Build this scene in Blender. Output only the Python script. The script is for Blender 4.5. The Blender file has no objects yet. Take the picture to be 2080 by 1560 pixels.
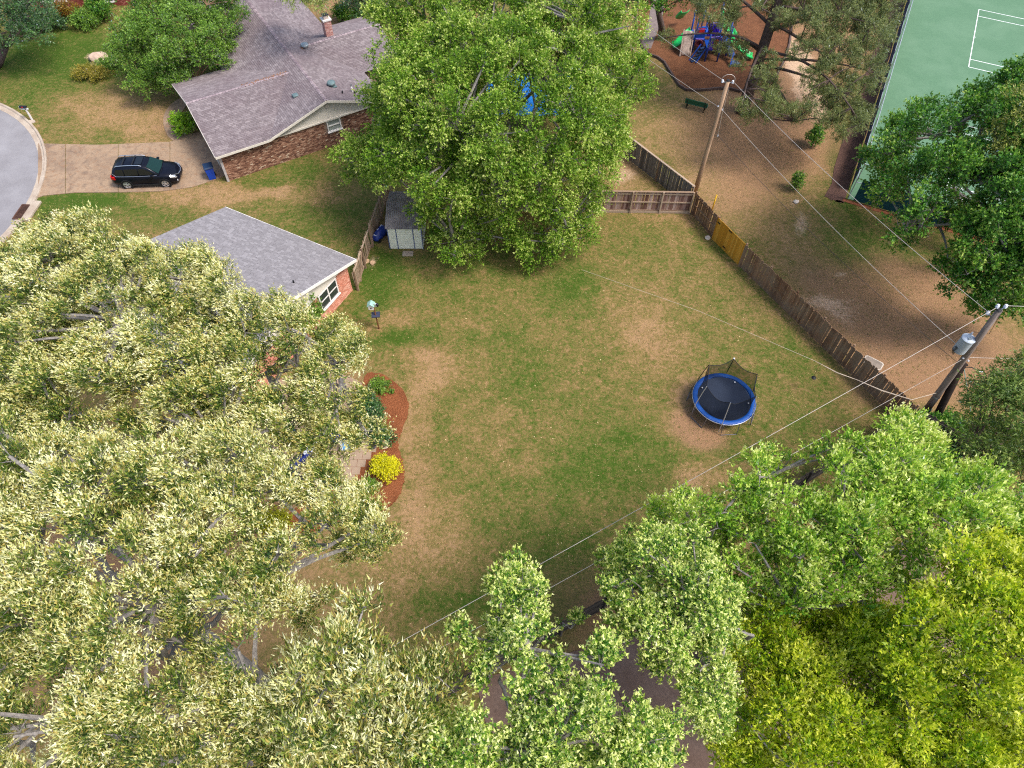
import bpy, bmesh, math, random
import numpy as np
from mathutils import Vector, Matrix

SC = bpy.context.scene
COL = SC.collection
random.seed(7)
RNG = np.random.default_rng(11)
R = math.radians

# ------------------------------------------------------------------ camera, sky, sun, exposure
CAM_H, PITCH, ROLL, FPX = 33.5, R(54.5), R(1.0), 1442.0
_f = np.array([0, math.cos(PITCH), -math.sin(PITCH)])
_u0 = np.array([0, math.sin(PITCH), math.cos(PITCH)]); _r0 = np.array([1.0, 0, 0])
_r = math.cos(ROLL) * _r0 + math.sin(ROLL) * _u0
_u = -math.sin(ROLL) * _r0 + math.cos(ROLL) * _u0
EYE = np.array([0, 0, CAM_H])
cam_d = bpy.data.cameras.new('camera'); cam = bpy.data.objects.new('camera', cam_d); COL.objects.link(cam)
cam_d.sensor_width = 36.0; cam_d.lens = FPX / 2080 * 36.0; cam_d.clip_end = 800; cam_d.clip_start = 0.1
cam.matrix_world = Matrix(((_r[0], _u[0], -_f[0], 0), (_r[1], _u[1], -_f[1], 0), (_r[2], _u[2], -_f[2], CAM_H), (0, 0, 0, 1)))
SC.camera = cam
SUN_EL, SUN_AZ = R(58), R(112)          # azimuth measured from +Y towards +X
w = bpy.data.worlds.new('World'); SC.world = w; w.use_nodes = True
nt = w.node_tree; nt.nodes.clear()
sky = nt.nodes.new('ShaderNodeTexSky'); sky.sky_type = 'NISHITA'; sky.sun_disc = False
sky.sun_elevation = SUN_EL; sky.sun_rotation = SUN_AZ; sky.dust_density = 3.0; sky.air_density = 1.0; sky.ozone_density = 1.0
bg = nt.nodes.new('ShaderNodeBackground'); bg.inputs['Strength'].default_value = 0.15
wo = nt.nodes.new('ShaderNodeOutputWorld')
nt.links.new(sky.outputs[0], bg.inputs[0]); nt.links.new(bg.outputs[0], wo.inputs[0])
sd = bpy.data.lights.new('sun', 'SUN'); sun = bpy.data.objects.new('sun', sd); COL.objects.link(sun)
sd.energy = 2.0; sd.angle = R(16); sd.color = (1.0, 0.96, 0.91)
_sv = Vector((math.cos(SUN_EL) * math.sin(SUN_AZ), math.cos(SUN_EL) * math.cos(SUN_AZ), math.sin(SUN_EL)))
sun.rotation_euler = _sv.to_track_quat('Z', 'Y').to_euler(); sun.location = (30, 30, 60)
SC.view_settings.view_transform = 'Standard'; SC.view_settings.look = 'None'
SC.view_settings.exposure = 0.82; SC.view_settings.gamma = 1.0; SC.view_settings.use_curve_mapping = False
SC.render.engine = 'CYCLES'
cy = SC.cycles; cy.filter_width = 1.15; cy.use_denoising = False
cy.max_bounces = 7; cy.diffuse_bounces = 4; cy.glossy_bounces = 2; cy.transmission_bounces = 4; cy.transparent_max_bounces = 10

# ------------------------------------------------------------------ pixel -> world helpers
def ray(px, py):
    d = _f + _r * (px - 1040) / FPX - _u * (py - 780) / FPX
    return d / np.linalg.norm(d)
def P(px, py, z=0.0):
    d = ray(px, py); return EYE + d * ((z - CAM_H) / d[2])
def PV(px, py, z=0.0): return Vector(P(px, py, z))
def proj(p):
    q = np.asarray(p, float) - EYE; Z = q @ _f
    return 1040 + FPX * (q @ _r) / Z, 780 - FPX * (q @ _u) / Z
def in_poly(x, y, poly):
    c = False; n = len(poly); j = n - 1
    for i in range(n):
        xi, yi = poly[i]; xj, yj = poly[j]
        if (yi > y) != (yj > y) and x < (xj - xi) * (y - yi) / (yj - yi) + xi: c = not c
        j = i
    return c

# ------------------------------------------------------------------ materials
def col(r, g, b): return (r, g, b, 1.0)
def srgb(r, g, b):
    f = lambda c: (c / 255 / 12.92) if c / 255 <= 0.04045 else ((c / 255 + 0.055) / 1.055) ** 2.4
    return (f(r), f(g), f(b), 1.0)
class NT:
    def __init__(s, name):
        s.m = bpy.data.materials.new(name); s.m.use_nodes = True; s.t = s.m.node_tree; s.t.nodes.clear()
        s.out = s.n('ShaderNodeOutputMaterial')
    def n(s, typ, **kw):
        o = s.t.nodes.new(typ)
        for k, v in kw.items():
            if k.startswith('i_'):
                key = k[2:].replace('_', ' ')
                o.inputs[key].default_value = v
            else: setattr(o, k, v)
        return o
    def l(s, a, b): s.t.links.new(a, b)
    def noise(s, scale, detail=4, rough=0.6, vec=None, dist=0.0):
        o = s.n('ShaderNodeTexNoise'); o.inputs['Scale'].default_value = scale; o.inputs['Detail'].default_value = detail
        o.inputs['Roughness'].default_value = rough; o.inputs['Distortion'].default_value = dist
        if vec is not None: s.l(vec, o.inputs['Vector'])
        return o.outputs['Fac']
    def ramp(s, fac, stops):
        o = s.n('ShaderNodeValToRGB'); e = o.color_ramp.elements
        while len(e) < len(stops): e.new(0.5)
        for i, (p, c) in enumerate(stops): e[i].position = p; e[i].color = c
        s.l(fac, o.inputs[0]); return o.outputs[0]
    def mix(s, fac, a, b, mode='MIX'):
        o = s.n('ShaderNodeMix'); o.data_type = 'RGBA'; o.blend_type = mode
        for k, v in ((0, fac), (6, a), (7, b)):
            if hasattr(v, 'is_linked') or hasattr(v, 'links'): s.l(v, o.inputs[k])
            else: o.inputs[k].default_value = v
        return o.outputs[2]
    def math(s, op, a, b=0.0, clamp=False):
        o = s.n('ShaderNodeMath'); o.operation = op; o.use_clamp = clamp
        for k, v in ((0, a), (1, b)):
            if hasattr(v, 'links'): s.l(v, o.inputs[k])
            else: o.inputs[k].default_value = v
        return o.outputs[0]
    def geo(s): return s.n('ShaderNodeNewGeometry')
    def pos(s): return s.geo().outputs['Position']
    def bsdf(s, color, rough=0.8, metal=0.0, spec=0.3, bump=None, bstr=0.3, bdist=0.02, coat=0.0):
        b = s.n('ShaderNodeBsdfPrincipled')
        if hasattr(color, 'links'): s.l(color, b.inputs['Base Color'])
        else: b.inputs['Base Color'].default_value = color
        if hasattr(rough, 'links'): s.l(rough, b.inputs['Roughness'])
        else: b.inputs['Roughness'].default_value = rough
        b.inputs['Metallic'].default_value = metal; b.inputs['Specular IOR Level'].default_value = spec
        b.inputs['Coat Weight'].default_value = coat; b.inputs['Coat Roughness'].default_value = 0.05
        if bump is not None:
            u = s.n('ShaderNodeBump'); u.inputs['Strength'].default_value = bstr; u.inputs['Distance'].default_value = bdist
            s.l(bump, u.inputs['Height']); s.l(u.outputs[0], b.inputs['Normal'])
        s.l(b.outputs[0], s.out.inputs[0]); return b
_mats = {}
def plain(name, c, rough=0.6, metal=0.0, spec=0.4, var=0.25, scale=3.0, coat=0.0):
    """one painted / moulded surface with slight dirt variation"""
    if name in _mats: return _mats[name]
    t = NT(name); n = t.noise(scale, 5, 0.65, t.pos())
    a = tuple(x * (1 - var) for x in c[:3]) + (1,); b = tuple(min(1, x * (1 + var)) for x in c[:3]) + (1,)
    cc = t.ramp(n, [(0.3, a), (0.7, b)])
    t.bsdf(cc, rough, metal, spec, coat=coat); _mats[name] = t.m; return t.m
def island_mat(name, stops, rough=0.9, bump_scale=40, stain=None, spec=0.2, nz=0.35, nscale=1.2):
    """bricks, shingles, planks: every separate piece gets its own tone"""
    t = NT(name); g = t.geo(); c = t.ramp(g.outputs['Random Per Island'], stops)
    n2 = t.noise(nscale, 5, 0.6, g.outputs['Position'])
    c = t.mix(t.math('MULTIPLY', n2, nz), c, tuple(x * 0.35 for x in stops[0][1][:3]) + (1,))
    if stain:
        n3 = t.noise(stain[1], 4, 0.6, g.outputs['Position'])
        c = t.mix(t.ramp(n3, [(0.45, col(0, 0, 0)), (0.75, col(.6, .6, .6))]), c, stain[0])
    b = t.noise(bump_scale, 4, 0.7, g.outputs['Position'])
    t.bsdf(c, rough, 0, spec, bump=b, bstr=0.4, bdist=0.01); return t.m
def wood_mat(name, a, b, c, grey=None, streak=14.0):
    t = NT(name); oi = t.n('ShaderNodeObjectInfo')
    tc = t.n('ShaderNodeTexCoord'); mp = t.n('ShaderNodeMapping'); mp.inputs['Scale'].default_value = (streak, streak, 1.2)
    t.l(t.pos(), mp.inputs[0])
    n = t.noise(1.6, 5, 0.7, mp.outputs[0])
    f = t.math('ADD', t.math('MULTIPLY', oi.outputs['Random'], 0.55), t.math('MULTIPLY', n, 0.5))
    cc = t.ramp(f, [(0.2, a), (0.5, b), (0.85, c)])
    if grey:
        g2 = t.noise(0.9, 4, 0.6, t.pos()); cc = t.mix(t.ramp(g2, [(0.42, col(0, 0, 0)), (0.62, col(.75, .75, .75))]), cc, grey)
    t.bsdf(cc, 0.9, 0, 0.15, bump=n, bstr=0.5, bdist=0.01); return t.m
def leaf_mat(name, stops, trans=0.35, gloss=0.12, tcol=(1.25, 1.3, 0.6), vary=0.18):
    """leaf: colour from the leaf's own tone attribute; light also passes through the blade"""
    t = NT(name); at = t.n('ShaderNodeAttribute'); at.attribute_name = 'tone'; at.attribute_type = 'GEOMETRY'
    c = t.ramp(at.outputs['Fac'], stops)
    nz = t.noise(0.35, 3, 0.5, t.pos())
    hs = t.n('ShaderNodeHueSaturation'); t.l(c, hs.inputs['Color'])
    t.l(t.math('ADD', t.math('MULTIPLY', nz, vary * 2), 1 - vary), hs.inputs['Value'])
    c = hs.outputs[0]
    d = t.n('ShaderNodeBsdfDiffuse'); t.l(c, d.inputs[0])
    tr = t.n('ShaderNodeBsdfTranslucent'); t.l(t.mix(1.0, c, tcol + (1,), 'MULTIPLY'), tr.inputs[0])
    gl = t.n('ShaderNodeBsdfGlossy'); gl.inputs['Roughness'].default_value = 0.42; gl.inputs[0].default_value = (.9, .95, .9, 1)
    m1 = t.n('ShaderNodeMixShader'); m1.inputs[0].default_value = trans; t.l(d.outputs[0], m1.inputs[1]); t.l(tr.outputs[0], m1.inputs[2])
    fr = t.n('ShaderNodeFresnel'); fr.inputs[0].default_value = 1.4
    m2 = t.n('ShaderNodeMixShader'); t.l(t.math('MULTIPLY', fr.outputs[0], gloss * 6, True), m2.inputs[0])
    t.l(m1.outputs[0], m2.inputs[1]); t.l(gl.outputs[0], m2.inputs[2]); t.l(m2.outputs[0], t.out.inputs[0]); return t.m
def bark_mat(name, a, b):
    t = NT(name); mp = t.n('ShaderNodeMapping'); mp.inputs['Scale'].default_value = (6, 6, 2); t.l(t.pos(), mp.inputs[0])
    n = t.noise(2.5, 6, 0.7, mp.outputs[0]); t.bsdf(t.ramp(n, [(0.3, a), (0.7, b)]), 0.95, 0, 0.1, bump=n, bstr=0.7, bdist=0.03); return t.m

# ------------------------------------------------------------------ mesh builder and tagging
class MB:
    def __init__(s): s.v = []; s.f = []
    def add(s, vs, fs):
        o = len(s.v); s.v += [tuple(float(c) for c in v) for v in vs]; s.f += [tuple(i + o for i in f) for f in fs]; return s
    def box(s, c, size, M=None):
        x, y, z = (d / 2 for d in size); vs = [Vector((a * x, b * y, d * z)) for a in (-1, 1) for b in (-1, 1) for d in (-1, 1)]
        if M is not None: vs = [M @ v for v in vs]
        c = Vector(c)
        return s.add([v + c for v in vs], [(0, 1, 3, 2), (4, 6, 7, 5), (0, 4, 5, 1), (2, 3, 7, 6), (0, 2, 6, 4), (1, 5, 7, 3)])
    def beam(s, a, b, w, h, up=Vector((0, 0, 1))):
        a = Vector(a); b = Vector(b); d = (b - a); L = d.length; d.normalize()
        sd = d.cross(up); sd = sd.normalized() if sd.length > 1e-5 else Vector((1, 0, 0)); u2 = sd.cross(d)
        M = Matrix((d, sd, u2)).transposed(); return s.box((a + b) / 2, (L, w, h), M)
    def tube(s, path, rad, n=8, cap=True):
        path = [Vector(p) for p in path]; m = len(path)
        rad = [rad] * m if not hasattr(rad, '__len__') else rad
        o = len(s.v); px = None; fs = []; vs = []
        for i, p in enumerate(path):
            d = (path[min(i + 1, m - 1)] - path[max(i - 1, 0)])
            d = d.normalized() if d.length > 1e-9 else Vector((0, 0, 1))
            if px is None: px = d.orthogonal().normalized()
            px = (px - d * px.dot(d)); px = px.normalized() if px.length > 1e-6 else d.orthogonal().normalized()
            py = d.cross(px)
            for k in range(n):
                a = 2 * math.pi * k / n; vs.append(p + (px * math.cos(a) + py * math.sin(a)) * rad[i])
        for i in range(m - 1):
            for k in range(n):
                k2 = (k + 1) % n; fs.append((i * n + k, i * n + k2, (i + 1) * n + k2, (i + 1) * n + k))
        if cap: fs += [tuple(range(n))[::-1], tuple((m - 1) * n + k for k in range(n))]
        return s.add(vs, fs)
    def lathe(s, prof, c, n=16, M=None):
        c = Vector(c); vs = []; fs = []; m = len(prof)
        for r_, z_ in prof:
            for k in range(n):
                a = 2 * math.pi * k / n; v = Vector((r_ * math.cos(a), r_ * math.sin(a), z_))
                vs.append((M @ v if M is not None else v) + c)
        for i in range(m - 1):
            for k in range(n):
                k2 = (k + 1) % n; fs.append((i * n + k, i * n + k2, (i + 1) * n + k2, (i + 1) * n + k))
        fs += [tuple(range(n))[::-1], tuple((m - 1) * n + k for k in range(n))]
        return s.add(vs, fs)
    def prism(s, pts, z0, z1):
        n = len(pts); a = sum(pts[i][0] * pts[(i + 1) % n][1] - pts[(i + 1) % n][0] * pts[i][1] for i in range(n))
        if a < 0: pts = pts[::-1]
        vs = [(p[0], p[1], z0) for p in pts] + [(p[0], p[1], z1) for p in pts]
        fs = [tuple(range(n))[::-1], tuple(range(n, 2 * n))] + [(i, (i + 1) % n, n + (i + 1) % n, n + i) for i in range(n)]
        return s.add(vs, fs)
    def slab(s, quad, th):
        """polygon in space given thickness along minus its normal"""
        q = [Vector(p) for p in quad]; nrm = (q[1] - q[0]).cross(q[2] - q[0]).normalized()
        if nrm.z < 0: q = q[::-1]; nrm = -nrm
        n = len(q); return s.add(q + [p - nrm * th for p in q], [tuple(range(n)), tuple(range(n, 2 * n))[::-1]] + [(i, n + i, n + (i + 1) % n, (i + 1) % n) for i in range(n)])
    def loft(s, rings, cap=True):
        n = len(rings[0]); vs = [v for r_ in rings for v in r_]; fs = []
        for i in range(len(rings) - 1):
            for k in range(n):
                k2 = (k + 1) % n; fs.append((i * n + k, i * n + k2, (i + 1) * n + k2, (i + 1) * n + k))
        if cap: fs += [tuple(range(n))[::-1], tuple((len(rings) - 1) * n + k for k in range(n))]
        return s.add(vs, fs)
    def mesh(s, name, mat, smooth=False, fix=True):
        me = bpy.data.meshes.new(name); me.from_pydata(s.v, [], s.f)
        if fix:
            bm = bmesh.new(); bm.from_mesh(me); bmesh.ops.recalc_face_normals(bm, faces=bm.faces); bm.to_mesh(me); bm.free()
        if smooth:
            me.polygons.foreach_set('use_smooth', [True] * len(me.polygons))
        me.materials.append(mat); return me
    def build(s, name, mat, parent=None, smooth=False, fix=True, bevel=0.0):
        o = bpy.data.objects.new(name, s.mesh(name, mat, smooth, fix)); COL.objects.link(o); attach(o, parent)
        if bevel:
            b = o.modifiers.new('bevel', 'BEVEL'); b.width = bevel; b.segments = 2; b.limit_method = 'ANGLE'
        return o
def attach(o, parent):
    if parent is not None:
        o.parent = parent
        if parent.type == 'EMPTY': o.matrix_parent_inverse = Matrix.Translation(-Vector(parent.location))
def thing(name, label, cat, loc=(0, 0, 0), group=None):
    o = bpy.data.objects.new(name, None); COL.objects.link(o); o.location = Vector(loc); o.empty_display_size = 0.3
    return tag(o, label, cat, group)
def tag(o, label=None, cat=None, group=None, kind=None):
    if label: o['label'] = label
    if cat: o['category'] = cat
    if group: o['group'] = group
    if kind: o['kind'] = kind
    return o
def structure(o): o['kind'] = 'structure'; return o
def dup(src, parent=None, M=None):
    c = src.copy(); COL.objects.link(c)
    if M is not None: c.matrix_basis = M
    attach(c, parent); return c
def arr_mesh(name, V, F, mat, tone=None):
    """big quad mesh from numpy arrays"""
    me = bpy.data.meshes.new(name); nv, nf = len(V), len(F); k = F.shape[1]
    me.vertices.add(nv); me.vertices.foreach_set('co', V.astype(np.float32).ravel())
    me.loops.add(nf * k); me.loops.foreach_set('vertex_index', F.astype(np.int32).ravel())
    me.polygons.add(nf); me.polygons.foreach_set('loop_start', np.arange(0, nf * k, k, dtype=np.int32))
    try: me.polygons.foreach_set('loop_total', np.full(nf, k, dtype=np.int32))
    except Exception: pass
    me.update(calc_edges=True)
    if tone is not None:
        a = me.attributes.new('tone', 'FLOAT', 'FACE'); a.data.foreach_set('value', tone.astype(np.float32))
    me.materials.append(mat); return me
def arr_obj(name, V, F, mat, parent=None, tone=None):
    o = bpy.data.objects.new(name, arr_mesh(name, V, F, mat, tone)); COL.objects.link(o); attach(o, parent); return o
# ------------------------------------------------------------------ ground: one sheet, lawn tones as a map of greenness / dry / bare
def vnoise(x, y, s, seed):
    r = np.random.default_rng(seed); T = r.random((256, 256))
    X = x / s; Y = y / s; xi = np.floor(X).astype(int); yi = np.floor(Y).astype(int); fx = X - xi; fy = Y - yi
    fx = fx * fx * (3 - 2 * fx); fy = fy * fy * (3 - 2 * fy); g = lambda a, b: T[a % 256, b % 256]
    return (g(xi, yi) * (1 - fx) + g(xi + 1, yi) * fx) * (1 - fy) + (g(xi, yi + 1) * (1 - fx) + g(xi + 1, yi + 1) * fx) * fy
def fbm(x, y, s, seed): return sum(vnoise(x, y, s / 2 ** k, seed + k) * 0.5 ** (k + 1) for k in range(4)) / 0.9375
step = 0.32
gx = np.concatenate([[-260, -180, -120, -85, -70], np.arange(-58, 60, step), [70, 85, 120, 180, 260]])
gy = np.concatenate([[-200, -120, -60, -25, -8], np.arange(0, 84, step), [92, 105, 130, 180, 280]])
GX, GY = np.meshgrid(gx, gy); X = GX.ravel(); Y = GY.ravel()
def blob_field(base, blobs, wob=1.6):
    out = np.full(X.shape, base, float)
    wx = X + (fbm(X, Y, 3.5, 21) - .5) * wob * 2; wy = Y + (fbm(X, Y, 3.5, 55) - .5) * wob * 2
    for px, py, rx, ry, a in blobs:
        c = P(px, py); ex = P(px + rx, py)[0] - c[0]; ey = P(px, py - ry)[1] - c[1]
        out += a * np.exp(-(((wx - c[0]) / ex) ** 2 + ((wy - c[1]) / ey) ** 2) ** 1.2)
    return out
green = blob_field(0.53, [
    (1190, 870, 130, 80, .16), (1050, 740, 60, 80, .22), (850, 690, 120, 26, .42), (770, 560, 45, 70, .45), (1150, 1130, 130, 90, .38), (1060, 1250, 150, 70, .40),
    (890, 1240, 70, 45, .28), (1240, 960, 150, 60, .30), (1180, 565, 40, 26, .35), (1010, 540, 220, 40, .15), (1470, 505, 36, 14, .4), (1330, 480, 110, 40, .12), (1150, 600, 60, 30, .2),
    (1450, 910, 120, 30, .22), (1600, 720, 80, 60, .18), (1010, 1010, 60, 60, .12), (1640, 880, 80, 50, .15), (930, 860, 20, 120, .10), (790, 700, 30, 30, .25), (920, 610, 60, 40, .12),
    (850, 900, 36, 190, -.30), (870, 750, 70, 60, -.34), (1340, 690, 60, 60, -.36), (1410, 850, 70, 60, -.6), (780, 650, 60, 20, -.3), (870, 1070, 80, 60, -.30), (1450, 985, 46, 26, -.5),
    (1100, 930, 50, 20, -.3), (1010, 850, 60, 40, -.12), (1300, 620, 60, 60, -.12), (1560, 640, 60, 60, -.05), (960, 690, 60, 40, -.1), (1130, 850, 40, 30, -.25), (760, 1180, 60, 80, -.12),
    (130, 110, 230, 55, .48), (60, 200, 60, 30, .2), (290, 240, 110, 42, -.40), (200, 200, 90, 30, -.28), (170, 412, 90, 22, .6), (450, 400, 180, 16, -.46), (620, 350, 90, 30, .28), (640, 450, 110, 60, .22),
    (300, 440, 120, 20, .18), (520, 380, 40, 14, .35), (250, 290, 60, 10, .28), (560, 400, 40, 30, -.3), (660, 390, 30, 40, -.2),
    (1450, 330, 170, 130, -.42), (1600, 260, 90, 80, -.45), (1480, 100, 200, 80, -.42), (1690, 320, 16, 110, .62), (1720, 230, 16, 60, .5), (1750, 500, 120, 40, .26), (1690, 430, 60, 30, .15), (1620, 520, 70, 60, -.2),
    (1830, 690, 130, 90, -.34), (1700, 640, 60, 50, -.30), (1950, 700, 150, 120, -.45), (1330, 170, 36, 60, .16), (1340, 350, 26, 44, .40), (1270, 330, 40, 40, -.35), (1490, 440, 50, 20, .1), (1560, 400, 60, 30, .08),
    (1500, 1250, 500, 150, -.30), (300, 1100, 400, 300, -.3)])
dirt = blob_field(0.10, [(1530, 340, 230, 170, .24), (1720, 600, 150, 110, .30), (1405, 855, 60, 60, .5),      # reddish leaf litter and bare soil
    (1600, 250, 120, 90, .75), (1480, 280, 110, 90, .5), (1680, 590, 110, 70, .4), (1500, 400, 80, 50, .3), (1650, 60, 160, 100, .8), (1830, 720, 130, 70, .6), (1950, 700, 150, 130, .8), (1420, 880, 60, 44, .75), (1340, 700, 50, 50, .3), (1880, 560, 60, 40, .55),
    (1500, 1250, 420, 150, .9), (300, 1100, 330, 330, .9), (640, 900, 140, 130, .8), (1750, 800, 60, 30, .4), (1800, 340, 20, 120, .3), (860, 1000, 40, 100, .25), (1560, 180, 80, 50, .5), (1480, 100, 130, 60, .3),
    (1000, 460, 160, 60, .3), (780, 470, 30, 30, .7), (350, 240, 40, 40, .5), (690, 20, 60, 40, .9), (1190, 1200, 60, 40, .3), (870, 730, 60, 60, .25)])
sand = blob_field(-0.12, [      # pale worn spots
    (1615, 130, 34, 85, .75), (1640, 200, 30, 40, .55), (1625, 455, 16, 26, .55), (1700, 550, 24, 10, .55), (1640, 545, 10, 10, .4), (1680, 625, 60, 26, .60), (1760, 690, 36, 14, .32), (1272, 355, 30, 20, .55),
    (200, 118, 22, 10, .8), (1110, 940, 30, 8, .35), (1450, 988, 30, 16, .22), (930, 722, 5, 5, .6), (1600, 420, 10, 8, .45), (1790, 640, 20, 10, .3), (1640, 360, 14, 20, .25), (760, 530, 10, 14, .5), (1500, 560, 12, 8, .25)])
GZ = np.zeros_like(X)
V = np.stack([X, Y, GZ], 1); nxg, nyg = len(gx), len(gy)
ii, jj = np.meshgrid(np.arange(nxg - 1), np.arange(nyg - 1)); a = (jj * nxg + ii).ravel()
F = np.stack([a, a + 1, a + 1 + nxg, a + nxg], 1)
tg = NT('lawn'); at = tg.n('ShaderNodeAttribute'); at.attribute_name = 'lawn'
sep = tg.n('ShaderNodeSeparateColor'); tg.l(at.outputs['Color'], sep.inputs[0])
ps = tg.pos()
n1 = tg.noise(0.9, 6, 0.7, ps); n2 = tg.noise(5.0, 6, 0.75, ps, 0.4); n3 = tg.noise(26.0, 3, 0.8, ps); n4 = tg.noise(9.0, 5, 0.7, ps, 1.0)
gf = tg.math('ADD', sep.outputs[0], tg.math('MULTIPLY', tg.math('SUBTRACT', n1, 0.5), 1.1))
gf = tg.math('ADD', gf, tg.math('MULTIPLY', tg.math('SUBTRACT', n2, 0.5), 1.9))
n7 = tg.noise(2.0, 6, 0.78, ps, 1.2); gf = tg.math('ADD', gf, tg.math('MULTIPLY', tg.math('SUBTRACT', n7, 0.5), 1.5))
gf = tg.math('ADD', gf, tg.math('MULTIPLY', tg.math('SUBTRACT', n3, 0.5), 0.9))
lc = tg.ramp(gf, [(0.0, srgb(162, 130, 94)), (0.26, srgb(143, 118, 77)), (0.5, srgb(119, 107, 60)), (0.75, srgb(94, 101, 46)), (1.0, srgb(66, 90, 28))])
df = tg.math('ADD', sep.outputs[1], tg.math('MULTIPLY', tg.math('SUBTRACT', n4, 0.5), 0.9))
dc = tg.ramp(n3, [(0.25, srgb(110, 81, 60)), (0.5, srgb(150, 115, 85)), (0.75, srgb(182, 146, 114))])
lc = tg.mix(tg.ramp(df, [(0.3, col(0, 0, 0)), (0.85, col(.9, .9, .9))]), lc, dc)
sf = tg.math('ADD', sep.outputs[2], tg.math('MULTIPLY', tg.math('SUBTRACT', n2, 0.5), 1.0))
sf = tg.math('ADD', sf, tg.math('MULTIPLY', tg.math('SUBTRACT', n4, 0.5), 0.9))
lc = tg.mix(tg.ramp(sf, [(0.22, col(0, 0, 0)), (0.55, col(.9, .9, .9))]), lc, tg.ramp(n3, [(0.3, srgb(178, 140, 108)), (0.7, srgb(222, 194, 164))]))
# scattered dry clippings
vo = tg.n('ShaderNodeTexVoronoi'); vo.inputs['Scale'].default_value = 5.0; tg.l(ps, vo.inputs['Vector'])
cl = tg.math('LESS_THAN', vo.outputs['Distance'], 0.10); cl = tg.math('MULTIPLY', cl, tg.math('GREATER_THAN', n1, 0.47))
lc = tg.mix(tg.math('MULTIPLY', cl, 0.6), lc, srgb(214, 186, 132))
hb = tg.math('ADD', n3, tg.math('MULTIPLY', n2, 1.5))
tg.bsdf(lc, 0.95, 0, 0.1, bump=hb, bstr=0.8, bdist=0.05)
ground = arr_obj('ground', V, F, tg.m); structure(ground)
ca = ground.data.color_attributes.new('lawn', 'FLOAT_COLOR', 'POINT')
cd = np.ones((len(X), 4), np.float32); cd[:, 0] = np.clip(green, 0, 1.2); cd[:, 1] = np.clip(dirt, 0, 1); cd[:, 2] = np.clip(sand, -.3, 1); ca.data.foreach_set('color', cd.ravel())

def sheet(name, pts, z, mat, kind='structure', parent=None, th=0.0, wob=0.0, sub=1):
    """flat paving or bed on the ground; edge optionally irregular; closed with a shallow side"""
    q = []
    n = len(pts)
    for i in range(n):
        a = Vector(pts[i][:2]); b = Vector(pts[(i + 1) % n][:2])
        for k in range(sub):
            p = a.lerp(b, k / sub); q.append((p.x + random.uniform(-wob, wob), p.y + random.uniform(-wob, wob)))
    o = MB().prism(q, -0.05, z).build(name, mat, parent)
    if kind: o['kind'] = kind
    return o
def smooth_loop(pts, it=2):
    for _ in range(it):
        q = []
        for i in range(len(pts)):
            a, b = np.array(pts[i][:2]), np.array(pts[(i + 1) % len(pts)][:2]); q += [tuple(a * .75 + b * .25), tuple(a * .25 + b * .75)]
        pts = q
    return pts
# asphalt and kerb of the turning circle
t = NT('asphalt'); ps = t.pos(); n = t.noise(30, 4, .8, ps); m_ = t.noise(.5, 4, .6, ps); sp = t.noise(4.0, 3, .5, ps, 2.0)
c = t.ramp(n, [(.25, srgb(112, 109, 110)), (.75, srgb(148, 145, 147))]); c = t.mix(t.ramp(m_, [(.4, col(0, 0, 0)), (.7, col(.35, .35, .35))]), c, srgb(170, 168, 170))
c = t.mix(t.ramp(sp, [(.71, col(0, 0, 0)), (.75, col(.7, .7, .7))]), c, srgb(60, 58, 62))
t.bsdf(c, .9, 0, .2, bump=n, bstr=.4, bdist=.01); M_ASPH = t.m
t = NT('concrete'); ps = t.pos(); n = t.noise(18, 5, .7, ps); m_ = t.noise(1.2, 4, .6, ps)
c = t.ramp(n, [(.25, srgb(160, 146, 130)), (.75, srgb(198, 184, 166))]); c = t.mix(t.ramp(m_, [(.4, col(0, 0, 0)), (.7, col(.6, .6, .6))]), c, srgb(140, 118, 100))
t.bsdf(c, .9, 0, .2, bump=n, bstr=.3, bdist=.01); M_CONC = t.m
k0, k1, k2 = P(0, 222), P(80, 345), P(0, 484)
def circ3(a, b, c):
    ax, ay, bx, by, cx_, cy_ = a[0], a[1], b[0], b[1], c[0], c[1]; d = 2 * (ax * (by - cy_) + bx * (cy_ - ay) + cx_ * (ay - by))
    ux = ((ax**2 + ay**2) * (by - cy_) + (bx**2 + by**2) * (cy_ - ay) + (cx_**2 + cy_**2) * (ay - by)) / d
    uy = ((ax**2 + ay**2) * (cx_ - bx) + (bx**2 + by**2) * (ax - cx_) + (cx_**2 + cy_**2) * (bx - ax)) / d
    return ux, uy, math.hypot(ax - ux, ay - uy)
cxx, cyy, crr = circ3(k0, k1, k2)
sheet('road', [(cxx + (crr - .02) * math.cos(a), cyy + (crr - .02) * math.sin(a)) for a in np.linspace(0, 2 * math.pi, 72, endpoint=False)], 0.02, M_ASPH)
mk = MB(); N = 64
ring = []
for i in range(N):
    a = 2 * math.pi * i / N
    ring.append([(cxx + r_ * math.cos(a), cyy + r_ * math.sin(a), z_) for r_, z_ in ((crr - .05, .0), (crr - .05, .035), (crr + .32, .05), (crr + .38, .13), (crr + .52, .13), (crr + .54, -.02))])
mk.loft(ring + [ring[0]], cap=False); kerb = mk.build('kerb', M_CONC); structure(kerb)
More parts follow.
